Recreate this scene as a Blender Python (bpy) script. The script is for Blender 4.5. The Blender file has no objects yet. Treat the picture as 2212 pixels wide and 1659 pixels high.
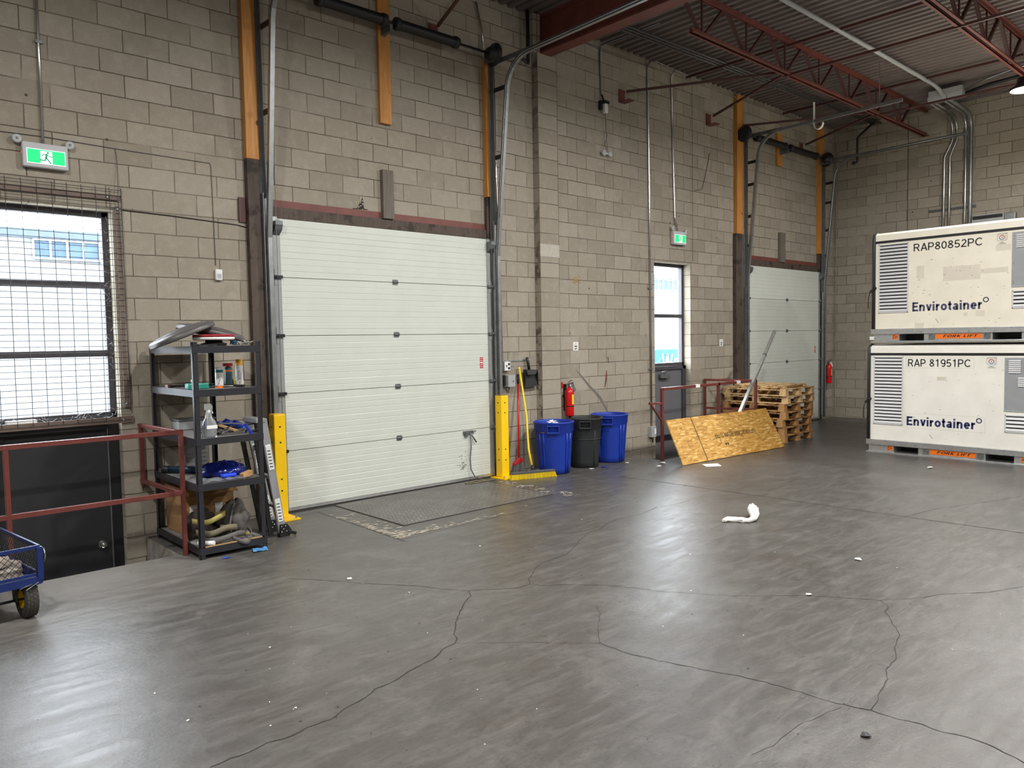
import bpy, bmesh, math, random
from mathutils import Vector, Matrix
random.seed(7)
SC = bpy.context.scene
COL = SC.collection
PI = math.pi

# ------------------------------------------------------------------ camera
YAW, PITCH, ROLL = math.radians(42.388), math.radians(-3.253), math.radians(-1.037)
CAMH = 1.80
_f = Vector((math.sin(YAW)*math.cos(PITCH), math.cos(YAW)*math.cos(PITCH), math.sin(PITCH)))
_r = Vector((math.cos(YAW), -math.sin(YAW), 0)); _u = _r.cross(_f)
_c, _s = math.cos(ROLL), math.sin(ROLL)
_r2 = _c*_r + _s*_u; _u2 = -_s*_r + _c*_u
cam = bpy.data.cameras.new('camera'); camo = bpy.data.objects.new('camera', cam); COL.objects.link(camo)
M = Matrix((_r2, _u2, -_f)).transposed().to_4x4(); M.translation = Vector((0, 0, CAMH)); camo.matrix_world = M
cam.sensor_fit = 'HORIZONTAL'; cam.sensor_width = 36.0; cam.lens = 36.0*1655.2/2212.0; cam.clip_start = .05; cam.clip_end = 200
SC.camera = camo

# ------------------------------------------------------------------ colour management, sky, lamps' light
vs = SC.view_settings
vs.view_transform = 'Standard'; vs.look = 'None'; vs.gamma = 1; vs.use_curve_mapping = False
vs.exposure = 0.17
world = bpy.data.worlds.new('overcast_sky'); SC.world = world; world.use_nodes = True
wn = world.node_tree; bg = wn.nodes['Background']; bg.inputs[0].default_value = (.84, .92, 1, 1); bg.inputs[1].default_value = 21.0

LAMP_W = 190
LAMPS = [(12.85, 3.20, 5.2), (7.95, 3.40, 5.25), (4.2, 3.35, 5.2), (-.4, 3.35, 5.2), (12.4, -1.6, 5.2), (8.5, -1.6, 5.2), (2.6, -1.6, 5.2), (-3.0, -1.6, 5.2)]
for i, p in enumerate(LAMPS):
    l = bpy.data.lights.new('high_bay_light', 'AREA'); l.shape = 'DISK'; l.size = .34; l.energy = LAMP_W; l.color = (1, .988, .97)
    o = bpy.data.objects.new('high_bay_light', l); o.location = (p[0], p[1], p[2]-.012); COL.objects.link(o)
    l = bpy.data.lights.new('high_bay_fill', 'POINT'); l.shadow_soft_size = .12; l.energy = LAMP_W*.14; l.color = (1, .988, .97)     # point light added under each lamp to brighten upper walls
    o = bpy.data.objects.new('high_bay_fill', l); o.location = (p[0], p[1], p[2]-.16); COL.objects.link(o)

# ------------------------------------------------------------------ helpers
def lin(c):
    if isinstance(c, str): c = tuple(int(c[i:i+2], 16) for i in (0, 2, 4))
    return tuple((v/255/12.92 if v/255 <= .04045 else ((v/255+.055)/1.055)**2.4) for v in c[:3]) + (1,)

ORG = {}
def thing(name, label, cat, loc=(0, 0, 0), group=None, kind=None, local=False, rz=0):
    o = bpy.data.objects.new(name, None); COL.objects.link(o); o.empty_display_size = .1
    o.location = loc; o.rotation_euler = (0, 0, rz)
    ORG[o] = Vector((0, 0, 0)) if local else Vector(loc)
    tag(o, label, cat, group, kind); return o
def tag(o, label=None, cat=None, group=None, kind=None):
    if label: o['label'] = label
    if cat: o['category'] = cat
    if group: o['group'] = group
    if kind: o['kind'] = kind
    return o
def dup(root, loc, rz=0, label=None, rot=None):
    r = root.copy(); COL.objects.link(r); r.location = loc; r.rotation_euler = rot or (0, 0, rz)
    if label: r['label'] = label
    def rec(a, b):
        for ch in a.children:
            c = ch.copy(); COL.objects.link(c); c.parent = b; rec(ch, c)
    rec(root, r); return r

class MB:
    def __init__(s): s.bm = bmesh.new(); s.mi = 0
    def face(s, pts):
        f = s.bm.faces.new([s.bm.verts.new(p) for p in pts]); f.material_index = s.mi; return f
    def faces(s, vs_, fs, smooth=False):
        v = [s.bm.verts.new(p) for p in vs_]
        for f in fs:
            try: q = s.bm.faces.new([v[i] for i in f]); q.material_index = s.mi; q.smooth = smooth
            except ValueError: pass
        return s
    def box(s, x0, x1, y0, y1, z0, z1):
        if x0 > x1: x0, x1 = x1, x0
        if y0 > y1: y0, y1 = y1, y0
        if z0 > z1: z0, z1 = z1, z0
        return s.faces([(x0,y0,z0),(x1,y0,z0),(x1,y1,z0),(x0,y1,z0),(x0,y0,z1),(x1,y0,z1),(x1,y1,z1),(x0,y1,z1)],
                [(0,3,2,1),(4,5,6,7),(0,1,5,4),(1,2,6,5),(2,3,7,6),(3,0,4,7)])
    def obox(s, c, ex, ey, ez):
        c, ex, ey, ez = map(Vector, (c, ex, ey, ez))
        P = [c+a*ex+b*ey+d*ez for d in (-.5, .5) for a, b in ((-.5,-.5),(.5,-.5),(.5,.5),(-.5,.5))]
        fl = [(0,3,2,1),(4,5,6,7),(0,1,5,4),(1,2,6,5),(2,3,7,6),(3,0,4,7)]
        if ex.cross(ey).dot(ez) < 0: fl = [f[::-1] for f in fl]
        return s.faces(P, fl)
    def bar(s, p, q, w, h, up=(0, 0, 1)):
        p, q = Vector(p), Vector(q); d = (q-p); n = d.normalized(); up = Vector(up)
        side = n.cross(up)
        if side.length < 1e-4: side = n.cross(Vector((1, 0, 0)))
        side.normalize(); up2 = side.cross(n)
        return s.obox((p+q)/2, d, side*w, up2*h)
    def tube(s, pts, r, n=8, closed=False, cap=True, smooth=True):
        pts = [Vector(p) for p in pts]; N = len(pts); rr = r if isinstance(r, (list, tuple)) else [r]*N
        tan = []
        for i in range(N):
            a = pts[i-1] if (i or closed) else pts[0]; b = pts[(i+1) % N] if (i < N-1 or closed) else pts[-1]
            tan.append((b-a).normalized())
        u = tan[0].cross(Vector((0, 0, 1)))
        if u.length < .05: u = tan[0].cross(Vector((1, 0, 0)))
        u.normalize(); rings = []
        for i in range(N):
            u = u - tan[i]*u.dot(tan[i]); u.normalize(); w = tan[i].cross(u)
            rings.append([s.bm.verts.new(pts[i]+rr[i]*(math.cos(2*PI*k/n)*u+math.sin(2*PI*k/n)*w)) for k in range(n)])
        for i in range(N if closed else N-1):
            A, B = rings[i], rings[(i+1) % N]
            for k in range(n):
                f = s.bm.faces.new((A[k], A[(k+1) % n], B[(k+1) % n], B[k])); f.smooth = smooth; f.material_index = s.mi
        if cap and not closed:
            for R, rev in ((rings[0], True), (rings[-1], False)):
                f = s.bm.faces.new(R[::-1] if rev else R); f.material_index = s.mi
        return s
    def lathe(s, prof, n=24, c=(0, 0, 0), ax=None, smooth=True, sq=2.0, cap=True):
        """profile [(r, z)]; ax = 3x3 matrix whose columns are x, y, axis; sq > 2 squares the section"""
        c = Vector(c); ax = ax or Matrix.Identity(3); rings = []
        for r, z in prof:
            R = []
            for k in range(n):
                a = 2*PI*k/n; ca, sa = math.cos(a), math.sin(a)
                m = (abs(ca)**sq+abs(sa)**sq)**(-1/sq)
                R.append(s.bm.verts.new(c+ax @ Vector((r*m*ca, r*m*sa, z))))
            rings.append(R)
        for A, B in zip(rings, rings[1:]):
            for k in range(n):
                f = s.bm.faces.new((A[k], A[(k+1) % n], B[(k+1) % n], B[k])); f.smooth = smooth; f.material_index = s.mi
        if cap:
            for R, rev in ((rings[0], True), (rings[-1], False)):
                try: f = s.bm.faces.new(R[::-1] if rev else R); f.material_index = s.mi
                except ValueError: pass
        return s
    def prism(s, poly, o, ex, ey, d):
        """2-D polygon in the frame (o, ex, ey), extruded by d along ex x ey"""
        o, ex, ey = map(Vector, (o, ex, ey)); n = ex.cross(ey).normalized()*d
        A = [s.bm.verts.new(o+ex*x+ey*y) for x, y in poly]; B = [s.bm.verts.new(v.co+n) for v in A]; k = len(poly)
        s.bm.faces.new(A[::-1]).material_index = s.mi; s.bm.faces.new(B).material_index = s.mi
        for i in range(k): s.bm.faces.new((A[i], A[(i+1) % k], B[(i+1) % k], B[i])).material_index = s.mi
        return s
    def ribbon(s, pts, w, z=0, up=(0, 0, 1)):
        pts = [Vector(p) for p in pts]; up = Vector(up); L = []
        ww = w if isinstance(w, (list, tuple)) else [w]*len(pts)
        for i, p in enumerate(pts):
            d = (pts[min(i+1, len(pts)-1)]-pts[max(i-1, 0)]).normalized(); q = d.cross(up).normalized()*ww[i]/2
            L.append((s.bm.verts.new(p+q), s.bm.verts.new(p-q)))
        for (a, b), (c, d) in zip(L, L[1:]): s.bm.faces.new((a, c, d, b)).material_index = s.mi
        return s
    def build(s, name, mats, parent=None, org=None, bev=0, seg=2, solid=0, sub=0, recalc=True):
        o_ = ORG[parent] if parent is not None else Vector(org or (0, 0, 0))
        for v in s.bm.verts: v.co -= o_
        if recalc: bmesh.ops.recalc_face_normals(s.bm, faces=s.bm.faces)
        me = bpy.data.meshes.new(name); s.bm.to_mesh(me); s.bm.free()
        for m in (mats if isinstance(mats, (list, tuple)) else [mats]): me.materials.append(m)
        ob = bpy.data.objects.new(name, me); COL.objects.link(ob)
        if parent is not None: ob.parent = parent; ORG[ob] = ORG[parent]
        else: ob.location = o_; ORG[ob] = o_
        if solid: m = ob.modifiers.new('solid', 'SOLIDIFY'); m.thickness = solid; m.offset = 0
        if sub: m = ob.modifiers.new('sub', 'SUBSURF'); m.levels = sub; m.render_levels = sub
        if bev: m = ob.modifiers.new('bevel', 'BEVEL'); m.width = bev; m.segments = seg; m.limit_method = 'ANGLE'; m.angle_limit = .6; m.harden_normals = False
        return ob

def arc(c, e1, e2, r, a0, a1, n=8):
    c, e1, e2 = map(Vector, (c, e1, e2))
    return [c+r*(math.cos(a0+(a1-a0)*i/n)*e1+math.sin(a0+(a1-a0)*i/n)*e2) for i in range(n+1)]
def jit(pts, a, keep=False):
    return [Vector(p)+Vector((random.uniform(-a, a), random.uniform(-a, a), random.uniform(-a, a))) for p in pts]

def _a(cx, cy, rx, ry, a0, a1, n=14): return [(cx+rx*math.cos(math.radians(a0+(a1-a0)*i/n)), cy+ry*math.sin(math.radians(a0+(a1-a0)*i/n))) for i in range(n+1)]
def glyph(ch, k):
    """centre lines of one character; cap height 1, k = stroke weight; returns (advance, strokes)"""
    h = k/2; T, B = 1-h, h; xh = .72-h
    S = {
    'R': (.72, [[(h, 0), (h, 1)], [(h, T), (.40, T)]+_a(.40, (T+.48)/2, .26-h+.0, (T-.48)/2, 90, -90)[1:]+[(h, .48)], [(.36, .48), (.64, 0)]]),
    'P': (.68, [[(h, 0), (h, 1)], [(h, T), (.38, T)]+_a(.38, (T+.44)/2, .26-h+.02, (T-.44)/2, 90, -90)[1:]+[(h, .44)]]),
    'A': (.74, [[(h*.8, 0), (.37, T+h)], [(.37, T+h), (.74-h*.8, 0)], [(.16, .30), (.58, .30)]]),
    'C': (.78, [_a(.42, .5, .42-h, .5-h, 42, 318, 26)]),
    'G': (.82, [_a(.42, .5, .42-h, .5-h, 42, 330, 26), [(.44, .46), (.80-h, .46)], [(.80-h, .50), (.80-h, .10)]]),
    'O': (.86, [_a(.43, .5, .43-h, .5-h, 0, 360, 32)]),
    '0': (.62, [_a(.30, .5, .30-h, .5-h, 0, 360, 30)]),
    '8': (.62, [_a(.30, .755, .25-h, .245-h, 0, 360, 24), _a(.30, .265, .30-h, .265-h, 0, 360, 26)]),
    '5': (.62, [[(.54, T), (.12, T)], [(.13, T), (.08, .46)], [(.08, .46)]+_a(.29, .31, .31-h, .31-h, 128, -150, 22)]),
    '2': (.62, [_a(.30, .70, .27-h, .30-h, 165, -30, 18)+[(h*.6, h)], [(0, h), (.58, h)]]),
    '9': (.62, [_a(.30, .66, .30-h, .34-h, 0, 360, 26), [(.60-h, .66)]+_a(.30, .36, .30-h, .36-h, 20, -130, 14)]),
    '1': (.62, [[(.34, 0), (.34, 1)], [(.34, T), (.12, .76)]]),
    '4': (.62, [[(.44, 0), (.44, 1)], [(.44, T), (.03, .26)], [(0, .26), (.60, .26)]]),
    'E': (.64, [[(h, 0), (h, 1)], [(h, T), (.58, T)], [(h, .52), (.54, .52)], [(h, B), (.60, B)]]),
    'F': (.60, [[(h, 0), (h, 1)], [(h, T), (.56, T)], [(h, .50), (.50, .50)]]),
    'L': (.58, [[(h, 0), (h, 1)], [(h, B), (.54, B)]]),
    'I': (.26, [[(.10, 0), (.10, 1)]]),
    'T': (.62, [[(.29, 0), (.29, 1)], [(0, T), (.58, T)]]),
    'K': (.70, [[(h, 0), (h, 1)], [(h, .36), (.60, 1-h*.4)], [(.24, .56), (.64, 0)]]),
    'H': (.74, [[(h, 0), (h, 1)], [(.66-h, 0), (.66-h, 1)], [(h, .52), (.66-h, .52)]]),
    'N': (.74, [[(h, 0), (h, 1)], [(.66-h, 0), (.66-h, 1)], [(h, 1-h*.4), (.66-h, h*.4)]]),
    'U': (.74, [[(h, 1), (h, .30)]+_a(.33, .30, .33-h, .30-h, 180, 360, 16)+[(.66-h, 1)]]),
    'S': (.66, [_a(.31, .745, .28-h, .255-h, 40, 270, 16)+_a(.31, .265, .31-h, .265-h, 90, -150, 18)[1:]]),
    'W': (1.05, [[(.0, 1), (.25, .02)], [(.25, .02), (.50, 1)], [(.50, 1), (.75, .02)], [(.75, .02), (1.0, 1)]]),
    'n': (.62, [[(h, 0), (h, .72)], [(h, .40)]+_a(.29, .43, .27-h+.01, xh-.43+.0, 175, 0, 12)+[(.55-h, 0)]]),
    'r': (.42, [[(h, 0), (h, .72)], [(h, .38)]+_a(.36, .40, .36-h, xh-.41, 170, 88, 8)]),
    'v': (.58, [[(h*.9, .72), (.28, h*.3)], [(.28, h*.3), (.56-h*.9, .72)]]),
    'i': (.26, [[(h, 0), (h, .72)], [(h, .83), (h, 1.0)]]),
    'o': (.64, [_a(.30, .36, .30-h, .36-h, 0, 360, 28)]),
    't': (.38, [[(.16, .94), (.16, .20)]+_a(.30, .18, .14, .18-h, 180, 275, 8), [(.0, .72-h), (.34, .72-h)]]),
    'a': (.60, [[(.53-h, 0), (.53-h, .46)]+_a(.29, .46, .24-h+.0, xh-.46+.0, 0, 155, 12), _a(.25, .21, .25-h, .21-h+.01, 90, 300, 14)+[(.53-h, .16)], [(.25, .42-h+.01), (.53-h, .44-h+.01)]]),
    'e': (.62, [[(h, .37), (.57-h, .37)]+_a(.29, .36, .29-h, .36-h, 5, 318, 24)]),
    ' ': (.30, []),
    }
    return S[ch]

def text(name, s, o, ex, ey, mat, parent, w=None, h=.1, bold=.13, depth=.001, shear=0, space=.08, org=None):
    """flat lettering: o = lower left corner, w = width of the line, h = capital height, bold = stroke weight over cap height"""
    x = 0; strokes = []
    for ch in s:
        adv, st = glyph(ch, bold); strokes += [[(x+px, py) for px, py in q] for q in st]; x += adv+space
    tot = x-space-.06; sx = w/tot if w else h
    o, ex, ey = map(Vector, (o, ex, ey)); n = ex.cross(ey).normalized(); b = MB(); k2 = bold/2
    for q in strokes:
        P = [Vector((a, c)) for a, c in q]; closed = (P[0]-P[-1]).length < 1e-6; Lq = []
        if closed: P = P[:-1]
        N = len(P)
        for i in range(N):
            p0 = P[i-1] if (closed or i) else P[i]; p1 = P[(i+1) % N] if (closed or i < N-1) else P[i]; d = (p1-p0).normalized(); m = Vector((-d.y, d.x))*k2
            Lq.append((P[i]+m, P[i]-m))
        V = []
        for a, c in Lq:
            for v in (a, c): V.append(o+ex*((v.x+v.y*shear)*sx)+ey*(v.y*h)+n*depth)
        b.faces(V, [(2*i, 2*i+1, 2*((i+1) % N)+1, 2*((i+1) % N)) for i in range(N if closed else N-1)])
    return b.build(name, mat, parent, org=org, recalc=False)

# ------------------------------------------------------------------ materials
class NT:
    def __init__(s, name):
        s.m = bpy.data.materials.new(name); s.m.use_nodes = True; s.t = s.m.node_tree; s.N = s.t.nodes; s.L = s.t.links
        s.b = s.N['Principled BSDF']; s.out = s.N['Material Output']
    def n(s, typ, **k):
        nd = s.N.new(typ)
        for a, v in k.items():
            if a.startswith('i_'):
                key = a[2:]; key = int(key) if key.isdigit() else key.replace('_', ' ')
                nd.inputs[key].default_value = v
            else: setattr(nd, a, v)
        return nd
    def l(s, a, b): s.L.new(a, b)
    def co(s, scale=(1, 1, 1), loc=(0, 0, 0), rot=(0, 0, 0), src='Object'):
        tc = s.n('ShaderNodeTexCoord'); mp = s.n('ShaderNodeMapping'); mp.inputs['Scale'].default_value = scale; mp.inputs['Location'].default_value = loc; mp.inputs['Rotation'].default_value = rot
        s.l(tc.outputs[src], mp.inputs['Vector']); return mp.outputs['Vector']
    def noise(s, vec, scale, detail=4, rough=.55, dist=0):
        nd = s.n('ShaderNodeTexNoise'); nd.inputs['Scale'].default_value = scale; nd.inputs['Detail'].default_value = detail; nd.inputs['Roughness'].default_value = rough; nd.inputs['Distortion'].default_value = dist
        if vec is not None: s.l(vec, nd.inputs['Vector'])
        return nd.outputs['Fac']
    def ramp(s, fac, stops):
        r = s.n('ShaderNodeValToRGB'); e = r.color_ramp.elements
        while len(e) < len(stops): e.new(.5)
        for el, (p, c) in zip(e, stops): el.position = p; el.color = c if len(c) == 4 else (*c, 1)
        s.l(fac, r.inputs['Fac']); return r.outputs['Color']
    def mix(s, fac, a, b, mode='MIX'):
        m = s.n('ShaderNodeMix', data_type='RGBA', blend_type=mode)
        for k, v in ((0, fac), (6, a), (7, b)):
            if hasattr(v, 'links'): s.l(v, m.inputs[k])
            else: m.inputs[k].default_value = v
        return m.outputs[2]
    def math(s, op, a, b=0, c=0, clamp=False):
        m = s.n('ShaderNodeMath', operation=op, use_clamp=clamp)
        for k, v in enumerate((a, b, c)):
            if hasattr(v, 'links'): s.l(v, m.inputs[k])
            else: m.inputs[k].default_value = v
        return m.outputs[0]
    def rng(s, v, a, b, c, d):
        m = s.n('ShaderNodeMapRange'); s.l(v, m.inputs[0])
        for k, x in enumerate((a, b, c, d)): m.inputs[k+1].default_value = x
        return m.outputs[0]
    def bump(s, h, strength=.3, dist=.01, prev=None):
        b = s.n('ShaderNodeBump'); b.inputs['Strength'].default_value = strength; b.inputs['Distance'].default_value = dist; s.l(h, b.inputs['Height'])
        if prev is not None: s.l(prev, b.inputs['Normal'])
        s.l(b.outputs[0], s.b.inputs['Normal']); return b.outputs[0]
    def set(s, **k):
        for a, v in k.items():
            i = s.b.inputs[a.replace('_', ' ')]
            if hasattr(v, 'links'): s.l(v, i)
            else: i.default_value = v
        return s

def pm(name, col, rough=.5, metal=0, var=.10, vs_=7, bump=0, bs=120, spec=.5, wear=None, wear_amt=.6, trans=0, alpha=1, stretch=(1, 1, 1)):
    """plain painted/plastic/metal surface with slight uneven tone; wear = colour showing through in chipped patches"""
    t = NT(name); c = lin(col); v = t.co(stretch)
    n = t.noise(v, vs_, 5)
    hi = tuple(min(1, x*(1+var)) for x in c[:3])+(1,); lo = tuple(x*(1-var) for x in c[:3])+(1,)
    cc = t.ramp(n, [(.3, lo), (.7, hi)])
    if wear:
        w = t.noise(v, 38, 6, .7); f = t.ramp(w, [(wear_amt, (0, 0, 0)), (wear_amt+.04, (1, 1, 1))]); cc = t.mix(f, cc, lin(wear))
    t.set(Base_Color=cc, Metallic=metal, Roughness=rough, Specular_IOR_Level=spec)
    if trans: t.set(Transmission_Weight=trans, IOR=1.3)
    if alpha < 1: t.set(Alpha=alpha)
    if bump: t.bump(t.noise(v, bs, 3), bump, .004)
    return t.m

def emis(name, col, strength):
    t = NT(name); c = lin(col); t.set(Base_Color=c, Emission_Color=c, Emission_Strength=strength); return t.m

def block_mat(name, plane, off, z0, stack=None):
    """grey concrete block in running bond, 406 x 203 mm, aligned to the courses of the wall"""
    t = NT(name); tc = t.n('ShaderNodeNewGeometry'); sp = t.n('ShaderNodeSeparateXYZ'); t.l(tc.outputs['Position'], sp.inputs[0])
    cb = t.n('ShaderNodeCombineXYZ')
    wob = t.noise(tc.outputs['Position'], 5, 3)
    wv = t.math('MULTIPLY_ADD', wob, .012, -.006)
    t.l(t.math('ADD', t.math('ADD', sp.outputs[plane], -off), wv), cb.inputs[0])
    t.l(t.math('ADD', t.math('ADD', sp.outputs[2], -z0), wv), cb.inputs[1])
    br = t.n('ShaderNodeTexBrick'); br.offset = 0 if stack else .5; br.offset_frequency = 2
    t.l(cb.outputs[0], br.inputs['Vector'])
    for k, v in (('Scale', 1), ('Mortar Size', .005), ('Mortar Smooth', .35), ('Bias', 0), ('Brick Width', stack or .4064), ('Row Height', .2032)): br.inputs[k].default_value = v
    br.inputs['Color1'].default_value = (0, 0, 0, 1); br.inputs['Color2'].default_value = (1, 1, 1, 1); br.inputs['Mortar'].default_value = (.5, .5, .5, 1)
    bw = t.n('ShaderNodeRGBToBW'); t.l(br.outputs['Color'], bw.inputs[0])
    P = tc.outputs['Position']
    base = t.ramp(bw.outputs[0], [(0, lin((150, 142, 128))), (.5, lin((161, 153, 138))), (1, lin((170, 162, 148)))])
    big = t.noise(P, .55, 4); base = t.mix(t.rng(big, .3, .7, 0, .28), base, lin((138, 129, 115)))
    fine = t.noise(P, 95, 6, .7); base = t.mix(t.rng(fine, .35, .75, 0, .35), base, lin((120, 112, 99)), 'MIX')
    mid = t.noise(P, 11, 5, .65); base = t.mix(t.rng(mid, .5, .8, 0, .35), base, lin((185, 177, 163)))
    # chips and drilled holes
    vo = t.n('ShaderNodeTexVoronoi'); vo.inputs['Scale'].default_value = 3.1; t.l(P, vo.inputs['Vector'])
    spot = t.ramp(vo.outputs['Distance'], [(.035, (1, 1, 1)), (.055, (0, 0, 0))]); keep = t.ramp(t.noise(P, 1.7, 2), [(.5, (0, 0, 0)), (.56, (1, 1, 1))])
    base = t.mix(t.mix(1, spot, keep, 'MULTIPLY'), base, lin((66, 58, 50)))
    st = t.noise(P, 2.3, 6, .7); base = t.mix(t.rng(st, .56, .74, 0, .35), base, lin((118, 109, 96)))
    # mortar: dark raked joints, here and there struck flush and pale
    mn = t.noise(P, 1.3, 4); mc = t.ramp(mn, [(.40, lin((92, 84, 72))), (.55, lin((118, 110, 96))), (.68, lin((178, 170, 156)))])
    col = t.mix(br.outputs['Fac'], base, mc)
    t.set(Base_Color=col, Roughness=.93, Specular_IOR_Level=.2)
    h = t.math('SUBTRACT', t.math('MULTIPLY', fine, .22), t.math('MULTIPLY', br.outputs['Fac'], 1.0))
    t.bump(h, .85, .010)
    return t.m

def floor_mat():
    t = NT('sealed_concrete'); P = t.n('ShaderNodeNewGeometry').outputs['Position']
    mp = t.n('ShaderNodeMapping'); t.l(P, mp.inputs['Vector']); mp.inputs['Rotation'].default_value = (0, 0, .83); mp.inputs['Scale'].default_value = (.24, 1, 1)
    big = t.noise(P, .5, 6, .6); mid = t.noise(P, 2.1, 7, .66, .8); streak = t.noise(mp.outputs[0], 11, 9, .72, .6); fine = t.noise(P, 42, 6, .72); pits = t.noise(P, 16, 6, .7)
    base = t.ramp(big, [(.28, lin((71, 68, 65))), (.5, lin((80, 78, 75))), (.72, lin((87, 86, 84)))])
    base = t.mix(t.rng(mid, .42, .7, 0, .6), base, lin((70, 64, 57)))
    base = t.mix(t.rng(mid, .46, .26, 0, .5), base, lin((110, 107, 103)))
    base = t.mix(t.rng(streak, .46, .72, 0, .55), base, lin((112, 108, 103)))
    base = t.mix(t.rng(pits, .54, .72, 0, .6), base, lin((52, 49, 46)))
    base = t.mix(t.rng(fine, .5, .72, 0, .5), base, lin((56, 53, 50)))
    # darker lane along the far end
    sp = t.n('ShaderNodeSeparateXYZ'); t.l(P, sp.inputs[0])
    # window light painted into the colour, with some dust, along the left sunken doorway
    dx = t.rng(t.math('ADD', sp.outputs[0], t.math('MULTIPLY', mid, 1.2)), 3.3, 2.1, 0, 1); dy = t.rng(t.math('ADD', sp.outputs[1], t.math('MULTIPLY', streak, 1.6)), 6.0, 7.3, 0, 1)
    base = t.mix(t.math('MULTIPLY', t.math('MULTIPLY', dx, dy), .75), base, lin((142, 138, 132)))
    zone = t.math('MULTIPLY', t.rng(t.math('ADD', sp.outputs[0], t.math('MULTIPLY', mid, 2.0)), 7.5, 10.5, 0, 1), .12)
    base = t.mix(zone, base, lin((64, 63, 64)))
    ro = t.math('ADD', t.rng(streak, .3, .75, .20, .34), t.math('MULTIPLY', mid, .14))
    t.set(Base_Color=base, Roughness=ro, Specular_IOR_Level=.46)
    h = t.math('ADD', t.math('MULTIPLY', streak, 1.1), t.math('ADD', t.math('MULTIPLY', fine, .3), t.math('MULTIPLY', pits, .5))); t.bump(h, .42, .006)
    return t.m

def wood_mat(name, a, b, axis='z', rough=.6, knots=True, dirt=None):
    t = NT(name); sc = {'z': (14, 14, 1.1), 'x': (1.1, 14, 14), 'y': (14, 1.1, 14)}[axis]; v = t.co(sc)
    n = t.noise(v, 2.2, 6, .6, 1.2); c = t.ramp(n, [(.3, lin(a)), (.7, lin(b))])
    if knots:
        k = t.n('ShaderNodeTexVoronoi'); k.inputs['Scale'].default_value = 5; v2 = t.co((1, 1, .6)); t.l(v2, k.inputs['Vector'])
        c = t.mix(t.ramp(k.outputs['Distance'], [(.05, (1, 1, 1)), (.11, (0, 0, 0))]), c, lin(tuple(x*.45 for x in (a if not isinstance(a, str) else (90, 60, 30)))))
    if dirt:
        c = t.mix(t.ramp(t.noise(t.co(), 5, 6, .7), [(.52, (0, 0, 0)), (.62, (1, 1, 1))]), c, lin(dirt))
    t.set(Base_Color=c, Roughness=rough); t.bump(n, .15, .004); return t.m

def osb_mat():
    t = NT('strand_board'); cs = None
    for i, (rot, off) in enumerate(((.3, 0), (1.25, 3.3), (-.9, 7.7), (2.1, 1.9), (-.3, 5.1), (.8, 9.4))):
        v = t.co((8, 36, 1), (off, off, off), (0, 0, rot)); vo = t.n('ShaderNodeTexVoronoi'); vo.inputs['Scale'].default_value = 1.3; t.l(v, vo.inputs['Vector'])
        sp = t.n('ShaderNodeSeparateColor'); t.l(vo.outputs['Color'], sp.inputs[0])
        c = t.ramp(sp.outputs[0], [(0, lin((152, 108, 44))), (.3, lin((182, 136, 62))), (.75, lin((198, 152, 78))), (1, lin((222, 186, 118)))])
        pick = t.math('GREATER_THAN', sp.outputs[1], .6)
        cs = c if cs is None else t.mix(pick, cs, c)
    d = t.noise(t.co(), 2.5, 5, .6); cs = t.mix(t.rng(d, .5, .8, 0, .4), cs, lin((150, 108, 52)))
    t.set(Base_Color=cs, Roughness=.6, Specular_IOR_Level=.35); return t.m

def glass_mat(name, tint=(1, 1, 1, 1), dirty=.10):
    t = NT(name); tr = t.n('ShaderNodeBsdfTransparent'); tr.inputs[0].default_value = tint; gl = t.n('ShaderNodeBsdfGlossy'); gl.inputs['Roughness'].default_value = .05
    df = t.n('ShaderNodeBsdfDiffuse'); df.inputs[0].default_value = (.55, .55, .53, 1)
    m1 = t.n('ShaderNodeMixShader'); m1.inputs[0].default_value = .06; t.l(tr.outputs[0], m1.inputs[1]); t.l(gl.outputs[0], m1.inputs[2])
    sp = t.ramp(t.noise(t.co(), 28, 6, .7), [(.66, (0, 0, 0)), (.70, (1, 1, 1))]); f = t.math('MULTIPLY', sp, dirty*4)
    f = t.math('ADD', f, dirty*.3, clamp=True)
    m2 = t.n('ShaderNodeMixShader'); t.l(f, m2.inputs[0]); t.l(m1.outputs[0], m2.inputs[1]); t.l(df.outputs[0], m2.inputs[2]); t.l(m2.outputs[0], t.out.inputs[0]); return t.m

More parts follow.
